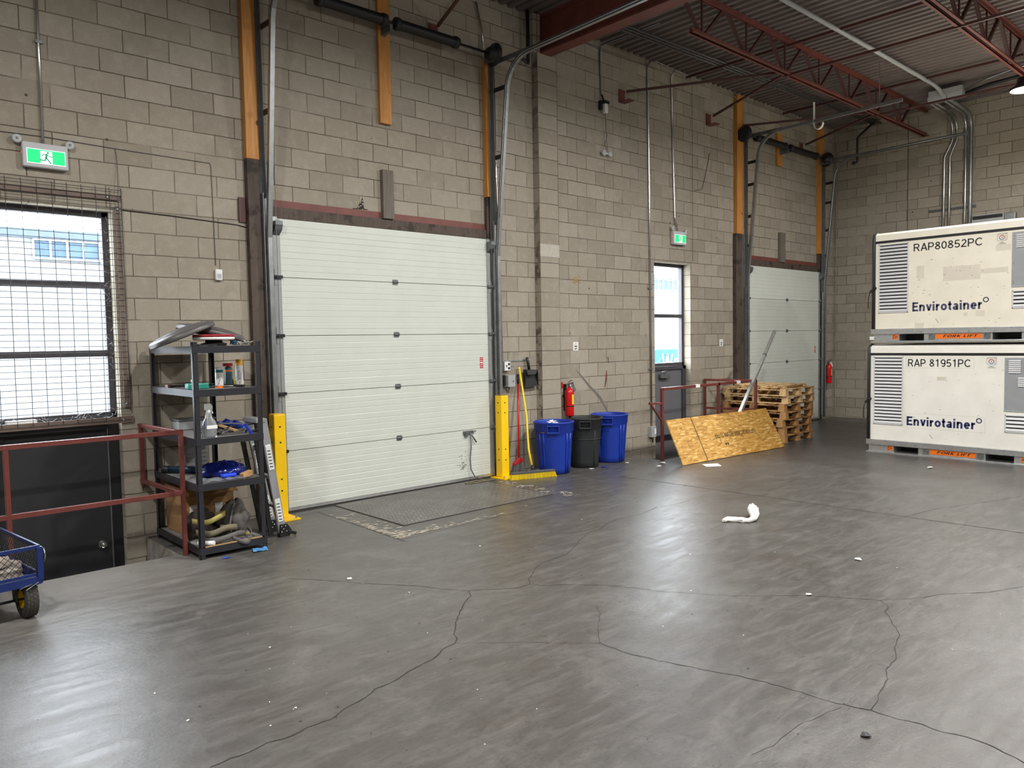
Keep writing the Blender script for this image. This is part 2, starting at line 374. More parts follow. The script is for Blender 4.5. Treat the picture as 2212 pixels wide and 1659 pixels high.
WALLM = block_mat('concrete_block', 0, .015, .0203)
WALLM2 = block_mat('concrete_block_end', 1, .261, .0203)
PILM = block_mat('pilaster_block', 0, 7.47, .0203, .372)
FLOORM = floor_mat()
M_ = dict(
    pitconc=pm('rough_pit_concrete', (128, 120, 108), .9, var=.3, vs_=9, bump=.5, bs=60),
    plaincmu=pm('cast_concrete', (140, 132, 119), .9, var=.15, vs_=8, bump=.3),
    crack=pm('crack_shadow', (46, 42, 39), .9),
    palecrust=pm('worn_pale_paint', (168, 162, 148), .7, var=.25, vs_=14),
    deck=pm('painted_steel_deck', (106, 96, 92), .6, var=.15, vs_=2),
    redsteel=pm('red_oxide_steel', (112, 60, 52), .55, var=.18, vs_=5, wear=(82, 50, 43), wear_amt=.66),
    darkred=pm('dark_red_steel', (82, 48, 44), .55, var=.15),
    railred=pm('red_brown_rail_paint', (104, 52, 46), .38, var=.12, vs_=12, wear=(182, 130, 118), wear_amt=.72),
    galv=pm('galvanised_steel', (150, 152, 152), .36, .75, var=.14, vs_=16),
    galvd=pm('dull_galvanised_steel', (112, 116, 116), .48, .55, var=.16, vs_=12),
    pipe=pm('shiny_conduit', (190, 190, 188), .25, .9, var=.06),
    graypipe=pm('grey_conduit', (92, 92, 92), .45, .4),
    white=pm('white_door_skin', (201, 205, 196), .36, var=.03, vs_=3, spec=.5),
    stile=pm('grey_door_stile', (150, 152, 150), .45, .3, var=.08),
    black=pm('black_steel', (24, 25, 27), .45, var=.15),
    blackp=pm('black_plastic', (33, 33, 35), .5, var=.12),
    rackblk=pm('charcoal_rack_steel', (47, 48, 52), .34, .15, var=.08),
    rackboard=pm('rack_board', (118, 114, 110), .7, var=.1),
    chip=pm('chipboard_edge', (176, 138, 90), .8),
    tire=pm('black_rubber', (58, 54, 50), .85, var=.2, bump=.2),
    yellow=pm('safety_yellow', (255, 204, 6), .42, var=.04, wear=(58, 46, 24), wear_amt=.69),
    yellowp=pm('yellow_plastic', (238, 208, 40), .4, var=.05),
    blue=pm('blue_plastic', (22, 54, 156), .42, var=.08, vs_=5, spec=.5),
    cartblue=pm('blue_painted_steel', (16, 36, 92), .45, var=.1),
    blackbin=pm('black_bin_plastic', (38, 40, 41), .5, var=.1),
    red=pm('extinguisher_red', (196, 24, 24), .25, var=.05),
    redp=pm('red_plastic', (176, 36, 40), .4, var=.06),
    cream=pm('cream_container_panel', (233, 228, 210), .42, var=.03, vs_=2.5),
    graypan=pm('grey_container_panel', (150, 152, 154), .45, var=.05),
    louv=pm('pale_louvre', (205, 205, 205), .4, var=.03),
    alu=pm('aluminium', (196, 197, 196), .34, .8, var=.1, vs_=18),
    orange=pm('orange_sticker', (232, 112, 22), .5, var=.06),
    charc=pm('charcoal_edge_rubber', (48, 51, 54), .5),
    ink=pm('black_ink', (22, 22, 24), .6),
    navy=pm('navy_ink', (38, 44, 92), .5),
    faded=pm('faded_navy_ink', (66, 68, 100), .6),
    paper=pm('white_paper', (226, 226, 222), .8, var=.03),
    greybox=pm('grey_enclosure', (160, 162, 162), .5, var=.04),
    signgrey=pm('sign_housing', (186, 186, 188), .5, var=.03),
    brownwood=wood_mat('dark_painted_timber', (66, 54, 46), (88, 76, 66), 'z', .7, False, (48, 38, 32)),
    greywood=wood_mat('weathered_grey_timber', (94, 86, 76), (116, 108, 97), 'z', .75, False),
    pine=wood_mat('yellow_pine', (176, 112, 44), (206, 148, 74), 'z', .55),
    pal=wood_mat('pallet_wood', (196, 160, 108), (224, 194, 146), 'x', .75, False, (160, 124, 78)),
    pald=wood_mat('weathered_pallet_wood', (164, 118, 68), (192, 148, 96), 'x', .75, False, (120, 84, 50)),
    osb=osb_mat(),
    osbedge=pm('board_edge', (150, 104, 50), .8),
    card=pm('cardboard', (164, 126, 80), .8, var=.06),
    strap=pm('olive_webbing', (112, 104, 84), .8, var=.12),
    strapy=pm('pale_yellow_webbing', (168, 156, 88), .8, var=.12),
    strapg=pm('grey_webbing', (92, 90, 88), .75, var=.1),
    bag=pm('grey_bag_cloth', (84, 80, 76), .8, var=.12, vs_=10, bump=.25, bs=30),
    darkcloth=pm('dark_brown_cloth', (58, 50, 44), .85, var=.2, vs_=12, bump=.3, bs=40),
    bluebag=pm('blue_plastic_bag', (16, 28, 100), .2, var=.25, vs_=16, bump=.4, bs=22),
    clearbag=pm('clear_plastic_film', (205, 208, 214), .15, var=.1, trans=.75),
    wrap=pm('white_plastic_wrap', (236, 236, 230), .4, var=.06, bump=.3, bs=40),
    lidgrey=pm('grey_bin_lid', (80, 77, 76), .42, var=.07, vs_=9),
    teal=pm('teal_plastic', (36, 142, 124), .45),
    tealcan=pm('teal_can', (30, 96, 110), .35),
    brown=pm('brown_flat_bar', (104, 88, 78), .6, var=.12),
    frame=pm('dark_window_frame', (62, 60, 66), .45, var=.08),
    dkdoor=pm('black_door', (40, 40, 43), .5, var=.08, vs_=3),
    gydoor=pm('grey_door', (98, 98, 102), .5, var=.06, vs_=3),
    clearpl=pm('clear_plastic', (232, 234, 236), .12, var=.02, trans=.85),
    frost=pm('frosted_plastic', (214, 216, 218), .3, var=.03, trans=.35),
    meshwire=pm('rusty_guard_wire', (58, 54, 52), .6),
    plate=pm('steel_tread_plate', (108, 105, 101), .42, .35, var=.2, vs_=3, wear=(92, 84, 76), wear_amt=.6),
    stone=pm('grey_paver', (142, 132, 122), .9, var=.15, bump=.3),
    purple=pm('green_sign_face', (20, 180, 110), .5),
    web=pm('cobweb', (226, 226, 224), .9),
)
M_['signgreen'] = emis('lit_green_sign', (6, 214, 120), .62)
M_['signwhite'] = emis('lit_white_sign', (232, 255, 246), .62)
M_['signman'] = emis('lit_dark_green', (10, 150, 100), .35)
M_['led'] = emis('red_led', (255, 60, 80), 2.0)
M_['lens'] = emis('lamp_lens', (255, 250, 240), 40)
GLASS = glass_mat('dusty_window_glass')
# ------------------------------------------------------------------ the setting
WY, BX = 7.66, 16.534          # inner faces of the dock wall and of the end wall
PITS = [(-.2, 2.27, 6.80), (9.16, 11.38, 6.80)]     # sunken doorways x0, x1, near edge
b = MB(); X0, X1, Y0 = -8.0, BX, -9.0
ys = 6.80
b.box(X0, X1, Y0, ys, -.25, 0)
xs = X0
for x0, x1, _ in PITS: b.box(xs, x0, ys, WY, -.25, 0); xs = x1
b.box(xs, X1, ys, WY, -.25, 0)
b.mi = 1
for x0, x1, _ in PITS:
    b.box(x0-.1, x1+.1, ys-.1, WY+.02, -1.30, -1.15)
    b.box(x0-.12, x1+.12, ys-.14, ys-.002, -1.2, -.25)
    b.box(x0-.12, x0-.002, ys, WY, -1.2, -.25); b.box(x1+.002, x1+.12, ys, WY, -1.2, -.25)
    b.box(x1-.012, x1-.001, ys+.003, WY, -.9, -.004); b.box(x0, x0+.012, ys+.003, WY, -.9, -.004)
b.mi = 0
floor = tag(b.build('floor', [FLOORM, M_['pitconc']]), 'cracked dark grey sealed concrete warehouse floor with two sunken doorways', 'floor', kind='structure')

CRACKS = [
(0.010,[(1.17,3.24),(1.26,3.25),(1.34,3.24),(1.43,3.26),(1.54,3.24),(1.63,3.26),(1.75,3.25),(1.83,3.29),(1.91,3.31),(1.99,3.33),(2.08,3.38),(2.17,3.38),(2.27,3.41),(2.37,3.44),(2.52,3.47),(2.64,3.54),(2.75,3.56),(2.80,3.60),(2.83,3.67),(3.03,3.89),(3.20,4.04),(3.26,4.09),(3.36,4.15),(3.42,4.25)]),
(0.006,[(2.62,5.49),(2.82,5.20),(2.99,4.92),(3.22,4.61),(3.32,4.40),(3.42,4.25),(3.57,4.14),(3.70,4.05),(3.83,4.04),(3.87,3.95),(4.06,3.80),(4.25,3.55),(4.38,3.24),(4.65,2.83),(4.98,2.51),(5.11,2.33),(5.25,2.10),(5.51,1.91),(5.64,1.87),(5.93,1.64),(6.23,1.51)]),
(0.007,[(3.83,4.04),(3.91,4.14),(4.15,4.30),(4.28,4.36),(4.43,4.38),(4.60,4.39),(4.87,4.53),(5.00,4.62),(5.25,4.74),(5.46,4.76),(5.63,4.84),(5.82,4.88),(6.15,4.85),(6.52,4.93),(6.89,4.87),(7.44,4.91)]),
(0.006,[(5.25,2.10),(5.18,2.02),(5.04,1.98),(4.91,1.89),(4.69,1.76),(4.51,1.72),(4.35,1.65),(4.16,1.63),(4.06,1.58),(3.89,1.55),(3.79,1.52),(3.66,1.50)]),
(0.007,[(3.36,2.95),(3.36,2.76),(3.40,2.56),(3.46,2.39),(3.50,2.25),(3.55,2.14),(3.59,1.93),(3.60,1.79),(3.61,1.64),(3.66,1.50),(3.66,1.38),(3.69,1.28),(3.68,1.19),(3.71,1.10),(3.70,0.99),(3.65,0.87)]),
(0.004,[(3.36,2.95),(3.52,3.11),(3.72,3.26),(3.83,3.39)]),
(0.003,[(2.75,3.56),(3.05,3.28),(3.36,2.95)]),
(0.003,[(3.59,1.61),(3.29,1.67),(3.15,1.67),(3.03,1.66),(2.90,1.69)]),
(0.005,[(7.81,4.42),(8.24,4.53),(8.58,4.54)]),
(0.005,[(7.83,2.91),(8.41,2.82),(9.11,2.56),(9.67,2.38)]),
]
for w, pts in CRACKS:
    P = [Vector((*p, .0015)) for p in pts]; Q = []
    for a, c in zip(P, P[1:]):
        d = c-a; n = max(2, int(d.length/.035)); side = Vector((-d.y, d.x, 0)).normalized()
        for i in range(n): Q.append(a+d*i/n+side*random.uniform(-.006, .006)*(i > 0))
    Q.append(P[-1]); b = MB(); b.ribbon(Q, [w*random.uniform(.35, 1.0) for _ in Q]); b.build('crack', M_['crack'], floor)
b = MB(); b.ribbon([(7.72, 6.4, .0015), (7.81, 4.42, .0015), (7.85, 2.91, .0015), (7.93, 1.5, .0015), (8.0, -.5, .0015)], .011); b.build('joint', M_['crack'], floor)

def slab(name, mat, boxes, label):
    b = MB()
    for q in boxes: b.box(*q)
    return tag(b.build(name, mat), label, 'wall', kind='structure')
OP1 = (1.09, 2.09, 3.05); OP2 = (10.157, 11.163, 3.04)
WT = .26
slab('wall_left', WALLM, [(X0, OP1[0], WY, WY+WT, -1.2, 6.4), (OP1[0], OP1[1], WY, WY+WT, OP1[2], 6.4), (OP1[1], OP2[0], WY, WY+WT, -1.2, 6.4),
     (OP2[0], OP2[1], WY, WY+WT, OP2[2], 6.4), (OP2[1], BX+.3, WY, WY+WT, -1.2, 6.4)], 'grey concrete block dock wall with two overhead doors')
slab('wall_pilaster', PILM, [(7.465, 7.845, WY-.1, WY, 0, 5.69), (7.40, 7.53, WY-.1, WY, 5.69, 6.2)], 'concrete block pilaster standing between the near door and the bins')
slab('wall_right', WALLM2, [(BX, BX+.3, Y0, WY, 0, 6.4)], 'grey concrete block end wall behind the stacked containers')
slab('wall_rear', WALLM, [(X0, BX, Y0-.3, Y0, 0, 6.4)], 'grey block wall behind the camera')
slab('wall_near', WALLM2, [(X0-.3, X0, Y0, WY, 0, 6.4)], 'grey block wall beyond the left edge of the photo')
# lighter replaced block in the pilaster
b = MB(); b.box(7.468, 7.842, WY-.1035, WY-.09, 2.948, 3.062+.06); tag(b.build('wall_patch', pm('pale_block', (176, 170, 158), .9, var=.1, vs_=30, bump=.3)), 'paler replaced concrete block halfway up the pilaster', 'wall block', kind='structure')

# ribbed steel deck
prof = []; x = -8.0
while x < BX:
    prof += [(x, 6.2), (x+.065, 6.2), (x+.085, 6.245), (x+.135, 6.245)]; x += .155
b = MB(); V = [(x, y, z) for y in (Y0, WY) for x, z in prof]; n = len(prof)
b.faces(V, [(i, i+1, n+i+1, n+i) for i in range(n-1)])
b.box(X0, BX+.2, Y0, WY+.2, 6.27, 6.35)
tag(b.build('ceiling', M_['deck']), 'dark ribbed steel roof deck', 'ceiling', kind='structure')

# girder bearing on the pilaster
b = MB(); gx = 7.63
b.box(gx-.1, gx+.1, Y0, WY-.0, 5.69, 5.715); b.box(gx-.1, gx+.1, Y0, WY, 6.175, 6.2); b.box(gx-.008, gx+.008, Y0, WY, 5.715, 6.175)
tag(b.build('beam', M_['redsteel']), 'dark red steel girder bearing on the block pilaster', 'roof girder', kind='structure')

# open-web joists
def joist(y, x0, x1, label):
    t = thing('roof_joist', label, 'roof joist', (x0, y, 6.2), 'red open web roof joists')
    def chord(name, z0, z1, a, c):
        b = MB()
        for s in (-1, 1):
            b.box(a, c, y+s*.014, y+s*.06, z0, z0+.008) if z0 < 6 else b.box(a, c, y+s*.014, y+s*.06, z1-.008, z1)
            b.box(a, c, y+s*.014, y+s*.022, z0, z1)
        b.build(name, M_['redsteel'], t)
    chord('top_chord', 6.14, 6.2, x0, x1); chord('bottom_chord', 5.68, 5.74, x0+.75, x1-.02)
    xb = x0+1.0; k = 0
    while xb < x1-.25:
        for s in (-1, 1):
            xt = xb+s*.5
            if x0 < xt < x1:
                b = MB(); b.bar((xb+s*.03, y, 5.70), (xt, y, 6.16), .034, .042, (0, 1, 0)); b.build('web', M_['darkred'], t)
        b = MB(); b.bar((xb, y, 5.70), (xb, y, 6.15), .02, .022, (0, 1, 0)); b.build('web', M_['darkred'], t)
        xb += 1.08
    return t
joist(5.80, gx+.11, BX, 'red open web joist nearer the dock wall, running to the end wall')
joist(3.46, gx+.11, BX, 'red open web joist at the upper right that carries the lit lamp')
# bridging angles across the joists
def brace(p, q, label, w=.035, bracket=True, mat='darkred', group='roof bridging'):
    t = thing('bridging_bar', label, 'steel brace', p, group); b = MB(); b.bar(p, q, w, w*.3); b.bar((p[0], p[1], p[2]+w*.4), (q[0], q[1], q[2]+w*.4), w*.25, w); b.build('bar', M_[mat], t)
    if bracket: b = MB(); x, y, z = p; b.box(x-.07, x+.07, WY-.012, WY, z-.14, z+.06); b.box(x-.07, x+.07, y-.09, WY, z-.14, z-.128); b.build('bracket', M_['redsteel'], t)
brace((9.37, 7.56, 5.54), (10.97, 5.80, 5.72), 'steel brace from the bracket beside the hanging emergency light up to the joist')
brace((11.72, 7.56, 5.60), (10.99, 5.80, 5.72), 'steel brace from the bracket left of the far door timber up to the joist')
brace((15.05, 7.56, 5.63), (14.2, 5.80, 5.72), 'steel brace from the bracket above the far door spring')
brace((12.68, 7.56, 5.60), (14.18, 5.80, 5.72), 'steel brace from beside the far door left drum up to the joist')
brace((5.79, 7.56, 5.6), (5.75, 6.3, 6.12), 'steel brace above the end of the near door spring')
for x, lab in ((10.98, 'near'), (14.2, 'far')):
    brace((x, 7.6, 6.10), (x, -4, 6.10), 'upper %s bridging bar under the deck crossing the joists' % ('first' if lab == 'near' else 'second'), bracket=False)
    brace((x, 5.86, 5.67), (x, -4, 5.67), 'lower %s bridging bar under the joist bottom chords' % ('first' if lab == 'near' else 'second'), bracket=False)

# high bay lamps
def lamp(p, label, first):
    x, y, z = p; t = thing('high_bay_lamp', label, 'ceiling lamp', (x, y, z), 'high bay lamps')
    b = MB(); b.lathe([(.20, .0), (.205, .03), (.15, .06), (.12, .10), (.11, .17), (.05, .19)], 28, (x, y, z), cap=False); b.build('housing', M_['blackp'], t)
    b = MB(); b.lathe([(.0, .004), (.175, .004), (.18, .012)], 28, (x, y, z)); b.build('lens', M_['lens'], t)
    b = MB(); b.tube([(x, y, z+.18), (x, y, 6.14)], .006, 6); b.build('chain', M_['galv'], t)
for i, p in enumerate(LAMPS): lamp(p, ['lit round high bay lamp at the right edge of the photo', 'round high bay lamp over the middle of the floor'][min(i, 1)] if i < 2 else 'round high bay lamp %s' % ['above the near dock door', 'above the sunken doorway rail', 'behind the stacked containers', 'behind the camera to the right', 'behind the camera', 'behind the camera to the left'][i-2], i == 0)

# ------------------------------------------------------------------ windows over the sunken doors
def window(name, x0, x1, z0, z1, bars, label, fy=WY+.14):
    t = thing(name, label, 'window', (x0, fy, z0), kind='structure'); fw = .055
    b = MB(); b.box(x0, x0+fw, fy, fy+.07, z0, z1); b.box(x1-fw, x1, fy, fy+.07, z0, z1); b.box(x0, x1, fy, fy+.07, z1-fw, z1); b.box(x0, x1, fy, fy+.07, z0, z0+fw); b.build('window_frame', M_['frame'], t, bev=.004)
    for z in bars:
        b = MB(); b.box(x0+fw, x1-fw, fy+.005, fy+.065, z-.03, z+.03); b.build('transom_bar', M_['frame'], t, bev=.004)
    zz = [z0+fw]+[q for z in bars for q in (z-.03, z+.03)]+[z1-fw]
    for a, c in zip(zz[::2], zz[1::2]):
        b = MB(); b.box(x0+fw, x1-fw, fy+.03, fy+.036, a, c); b.build('pane', GLASS, t)
    return t
window('window_1', 1.09, 2.09, 1.15, 3.05, (2.375, 1.75), 'bright meshed window at the left edge above the black door')
window('window_2', 10.157, 11.163, 1.32, 3.04, (2.165,), 'tall bright two pane window above the grey door')

def door(name, x0, x1, z1, mat, fmat, label, fy=WY+.12):
    t = thing(name, label, 'door', (x0, fy, -1.15), kind='structure')
    b = MB(); b.box(x0, x0+.09, fy-.02, fy+.1, -1.15, z1); b.box(x1-.09, x1, fy-.02, fy+.1, -1.15, z1); b.box(x0, x1, fy-.02, fy+.1, z1-.06, z1); b.build('door_frame', fmat, t, bev=.004)
    b = MB(); b.box(x0+.095, x1-.095, fy+.01, fy+.06, -1.14, z1-.065); b.build('leaf', mat, t, bev=.003)
    return t
d3 = door('door_3', 1.09, 2.09, 1.15, M_['dkdoor'], M_['black'], 'black steel door sunk below floor level behind the near red railing')
b = MB(); xk = 1.91; zk = -.02; fy = WY+.13; ax = Matrix(((1, 0, 0), (0, 0, -1), (0, 1, 0)))
b.lathe([(.0, 0), (.034, .0), (.034, .012), (.016, .018), (.014, .035), (.028, .045), (.03, .065), (.018, .078), (0, .08)], 20, (xk, fy, zk), ax); b.build('door_knob', M_['pipe'], d3)
b = MB(); b.box(1.992, 1.998, fy-.02, fy-.004, -1.1, 1.08); b.build('weather_strip', M_['galv'], d3)
b = MB(); b.box(1.09, 1.98, WY+.04, WY+.11, 1.06, 1.15); b.build('ledge', M_['black'], d3)
tag(MB().box(1.2, 1.42, WY+.02, WY+.12, 1.151, 1.185).build('wood_offcut', M_['paper'], org=(1.3, WY+.07, 1.151)), 'short white strip lying on the ledge above the black door', 'offcut')
d4 = door('door_4', 10.157, 11.163, 1.32, M_['gydoor'], M_['frame'], 'grey steel door sunk below floor level behind the far red railing')
fy = WY+.13
b = MB(); b.box(10.42, 10.66, fy-.07, fy, 1.12, 1.19); b.build('door_closer', M_['galvd'], d4, bev=.008)
b = MB(); b.bar((10.62, fy-.05, 1.21), (10.36, fy-.12, 1.23), .018, .012); b.bar((10.36, fy-.12, 1.23), (10.62, fy-.02, 1.245), .018, .012); b.build('closer_arm', M_['galv'], d4)
b = MB(); b.box(10.25, 11.07, fy-.03, fy, .08, .16); b.build('push_bar', M_['black'], d4)

# wire guard over the near window
g = thing('window_guard', 'rusty wire mesh guard with flat bars over the left window', 'window guard', (1.6, WY-.03, 1.1))
gy = WY-.035
b = MB(); x = .35
while x < 2.17: b.tube([(x, gy, 1.13), (x+.003, gy-.004, 2.2), (x, gy, 3.25)], .0027, 4, cap=False); x += .1145
z = 1.13
while z < 3.26: b.tube([(.35, gy+.003, z), (1.3, gy-.006, z+.004), (2.165, gy+.003, z)], .0025, 4, cap=False); z += .0525
b.tube([(2.165, gy, 1.22), (2.165, gy, 3.25)], .0035, 6); b.build('wire_mesh', M_['meshwire'], g)
for nm, q in (('top_bar', (.35, 2.165, 3.14, 3.185)), ('bottom_bar', (.35, 2.19, 1.105, 1.165)), ('side_bar', (2.115, 2.15, 1.25, 3.09))):
    b = MB(); b.box(q[0], q[1], gy+.006, gy+.012, q[2], q[3]); b.build(nm, M_['brown'], g)
for x, z in ((2.13, 3.06), (2.135, 1.28), (2.1, 1.135), (2.05, 3.16)):
    b = MB(); b.lathe([(.012, 0), (.012, .008), (.006, .012)], 10, (x, gy+.006, z), ax); b.build('bolt', M_['galv'], g)
for (x, z) in ((2.13, 3.0), (2.13, 1.4), (.5, 3.16), (.5, 1.13), (2.0, 1.13)):
    b = MB(); b.box(x-.012, x+.012, gy+.012, WY, z-.012, z+.012); b.build('standoff', M_['brown'], g)
# cobwebs on the ledge of the near window
b = MB()
for i in range(46):
    x = random.uniform(1.1, 2.06); z = 1.17+random.uniform(-.02, .03); p = Vector((x, WY+random.uniform(.0, .12), z)); q = p+Vector((random.uniform(-.12, .12), random.uniform(-.04, .04), random.uniform(-.07, .05)))
    b.tube([p, (p+q)/2+Vector((0, 0, -.012)), q], .0011, 3, cap=False)
for i in range(60):
    z = random.uniform(1.2, 3.0); p = Vector((2.075+random.uniform(-.05, .012), WY+random.uniform(.03, .14), z)); q = p+Vector((random.uniform(-.05, .05), random.uniform(-.03, .03), random.uniform(-.05, .05)))
    b.tube([p, (p+q)/2, q], .0009, 3, cap=False)
tag(b.build('cobweb', M_['web'], org=(1.6, WY+.06, 1.17)), 'pale cobwebs along the ledge and side of the left window', 'cobweb', kind='stuff')

# ------------------------------------------------------------------ outside
fac = thing('neighbour_building', 'overexposed pale building with a bluish window strip seen through the windows', 'building', (18, 22, -1.2))
Mw = pm('pale_painted_trim', (124, 128, 132), .8, var=.02)
def brickwhite():
    t = NT('white_brick'); br = t.n('ShaderNodeTexBrick'); t.l(t.co((1, 1, 1), rot=(PI/2, 0, 0)), br.inputs['Vector'])
    for k, v in (('Scale', 1), ('Mortar Size', .006), ('Brick Width', .42), ('Row Height', .2)): br.inputs[k].default_value = v
    br.inputs['Color1'].default_value = br.inputs['Color2'].default_value = lin((101, 104, 107)); br.inputs['Mortar'].default_value = lin((79, 82, 85)); t.set(Base_Color=br.outputs['Color'], Roughness=.8); return t.m
b = MB(); b.box(-6, 46, 22, 24, -1.2, 4.76); b.build('facade', brickwhite(), fac)
b = MB(); b.box(-6, 46, 21.93, 22, 4.54, 4.76); b.build('parapet_band', pm('slate_blue_flashing', (50, 62, 74), .7), fac)
Mg = pm('blue_window_glass', (52, 70, 86), .6, var=.25, vs_=3, spec=.2)
for xa, xb in ((4.17, 9.0), (29.0, 34.0)):
    b = MB(); b.box(xa, xb, 21.95, 22, 4.06, 4.48); b.build('window_strip', Mg, fac)
    b = MB(); x = xa
    while x < xb+.01: b.box(x-.025, x+.025, 21.92, 21.95, 4.06, 4.48); x += .37
    b.box(xa, xb, 21.9, 21.95, 4.48, 4.52); b.box(xa, xb, 21.9, 21.95, 4.02, 4.06); b.build('mullions', Mw, fac)
b = MB(); b.box(26, 40, 21.96, 22, 3.15, 3.2); b.build('string_course', pm('grey_string', (90, 94, 100), .8), fac)
sg = thing('banner_sign', 'turquoise sign with white letters seen through the far window', 'sign', (29, 21.6, -1.2))
b = MB(); b.box(27.5, 34, 21.55, 21.6, -.9, 1.25); b.build('panel', pm('turquoise_sign', (8, 62, 80), .6, spec=.2), sg)
b = MB(); b.box(27.7, 27.8, 21.56, 21.62, -1.2, -.9); b.box(33.7, 33.8, 21.56, 21.62, -1.2, -.9); b.build('leg', M_['galv'], sg)
text('lettering', 'Wo', (29.12, 21.55, .25), (1, 0, 0), (0, 0, 1), pm('white_letter', (250, 252, 252), .6), sg, w=1.3, h=.80, depth=.02, bold=.14)
b = MB(); b.box(-15, 60, WY+WT+.01, 40, -1.35, -1.2); tag(b.build('ground_outside', pm('pale_yard', (170, 170, 168), .9)), 'pale concrete yard outside the windows', 'ground', kind='structure')
# ------------------------------------------------------------------ overhead doors
AXN = Matrix(((1, 0, 0), (0, 0, -1), (0, 1, 0)))      # axis towards -y
def overhead(name, x0, x1, label, red=True):
    t = thing(name, label, 'overhead door', ((x0+x1)/2, WY-.06, 0), kind='structure'); H = .613; zb = .055
    for k in range(5):
        z0 = zb+k*H; b = MB(); pr = [(0, 0)]; nr = 9                     # one insulated section with pinstripe ribs
        ribs = [i*(H-.012)/nr for i in range(1, nr)]
        pr = [(.0, .002)]
        for z in ribs: pr += [(.0, z-.006), (.0022 if (int(z*100) % 2) else .0034, z-.001), (0, z+.004)]
        pr += [(.0, H-.004)]
        yf = WY-.055; A = [(x0, yf+d, z0+z) for d, z in pr]; B_ = [(x1, yf+d, z0+z) for d, z in pr]; n = len(pr)
        b.faces(A+B_, [(i, i+1, n+i+1, n+i) for i in range(n-1)])
        b.box(x0, x1, yf+.004, WY-.012, z0+.002, z0+H-.004); b.build('panel', M_['white'], t)
        for xa, xb in ((x0-.02, x0+.065), (x1-.05, x1+.02)):
            b = MB(); b.box(xa, xb, yf-.004, WY-.012, z0, z0+H-.002); b.build('end_stile', M_['stile'], t)
    for k in range(1, 5):                                                  # centre hinges on the seams
        z = zb+k*H; xc = x0+1.49
        b = MB(); b.box(xc-.035, xc+.03, WY-.062, WY-.055, z-.03, z+.03); b.tube([(xc-.035, WY-.068, z), (xc+.03, WY-.068, z)], .011, 8); b.prism([(.03, -.03), (.05, 0), (.03, .03)], (xc, WY-.055, z), (1, 0, 0), (0, 0, 1), .005); b.build('hinge', M_['galvd'], t)
    for side, xs_ in ((-1, x0+.02), (1, x1-.0)):
        for k in range(1, 5):
            z = zb+k*H; b = MB(); b.prism([(-.03, -.085), (.012, -.085), (.03, -.02), (.03, .02), (.012, .085), (-.03, .085)], (xs_, WY-.06, z), (1, 0, 0), (0, 0, 1), .004); b.build('hinge_plate', M_['stile'], t); b = MB(); b.box(xs_-.045, xs_+.05, WY-.09, WY-.06, z-.016, z+.016)
            b.tube([(xs_, WY-.09, z), (xs_+side*.10, WY-.09, z)], .011, 8); b.lathe([(.0, 0), (.024, 0), (.024, .02), (0, .02)], 14, (xs_+side*.08, WY-.09, z), Matrix(((0, 0, 1), (1, 0, 0), (0, 1, 0)))); b.build('roller_hinge', M_['galvd'] if side > 0 else M_['black'], t)
        z = zb+5*H-.13; b = MB(); b.prism([(0, 0), (-.07, .05), (-.09, .1), (-.09, .14), (0, .14)], (xs_-.04, WY-.06, z-.05), (0, 1, 0), (0, 0, 1), .08); b.build('top_roller_bracket', M_['galvd'], t)
    b = MB(); b.box(x0-.02, x1+.02, WY-.058, WY-.01, .022, .058); b.build('bottom_rail', M_['alu'], t)
    b = MB(); b.box(x0-.02, x1+.02, WY-.05, WY-.02, .002, .022); b.build('bottom_seal', M_['tire'], t)
    xs_ = x1-.14 if name == 'door_1' else x1-.17; zs = 1.45 if name == 'door_1' else 1.43
    b = MB(); b.box(xs_-.055, xs_, WY-.057, WY-.055, zs, zs+.14); b.build('warning_sticker', M_['redp'], t)
    b = MB()
    for z in (.015, .04, .095, .12): b.box(xs_-.05, xs_-.006, WY-.0575, WY-.057, zs+z, zs+z+.007)
    b.box(xs_-.05, xs_-.006, WY-.0575, WY-.057, zs+.062, zs+.08); b.build('sticker_print', M_['paper'], t)
    return t
d1 = overhead('door_1', 3.62, 6.58, 'large white ribbed overhead dock door nearest the shelf')
d2 = overhead('door_2', 12.90, 15.78, 'white ribbed overhead dock door in the far corner')
# centre-line extras on the near door: handle, pull rope, black dents, small plates
b = MB(); b.box(6.08, 6.24, WY-.075, WY-.055, .615, .655); b.box(6.10, 6.14, WY-.085, WY-.06, .58, .64); b.tube([(6.20, WY-.07, .64), (6.27, WY-.085, .645)], .008, 8); b.build('handle', M_['galvd'], d1)
b = MB(); b.tube([(6.19, WY-.08, .62), (6.185, WY-.085, .45), (6.165, WY-.085, .3), (6.17, WY-.09, .16), (6.21, WY-.11, .07), (6.28, WY-.16, .018)], .008, 8)
b.tube([(6.19, WY-.08, .62), (6.23, WY-.085, .56), (6.27, WY-.09, .50)], .010, 8); b.build('pull_rope', M_['galvd'], d1)
b = MB(); b.tube([(6.10+.10*math.cos(a)*1.6+.05, WY-.20+.05*math.sin(a), .012+.006*(k % 2)) for k, a in enumerate([i*.45 for i in range(26)])]+[(6.45, WY-.24, .012)], .008, 8)
tag(b.build('rope_coil', M_['strap'], org=(6.2, WY-.2, 0)), 'loose grey rope coiled on the floor below the near dock door handle', 'rope')
b = MB(); b.box(3.57, 3.655, WY-.07, WY-.06, 3.05, 3.13); b.build('hole_plate', M_['paper'], d1)
b = MB()
for i in range(70):
    x = 6.06+random.gauss(0, .035); z = .16+abs(random.gauss(0, .10)); s = random.uniform(.002, .009); b.box(x, x+s, WY-.0557, WY-.0552, z, z+s*1.4)
for i in range(26):
    x = random.uniform(5.7, 6.5); z = random.uniform(.07, .22); s = random.uniform(.002, .006); b.box(x, x+s, WY-.0557, WY-.0552, z, z+s)
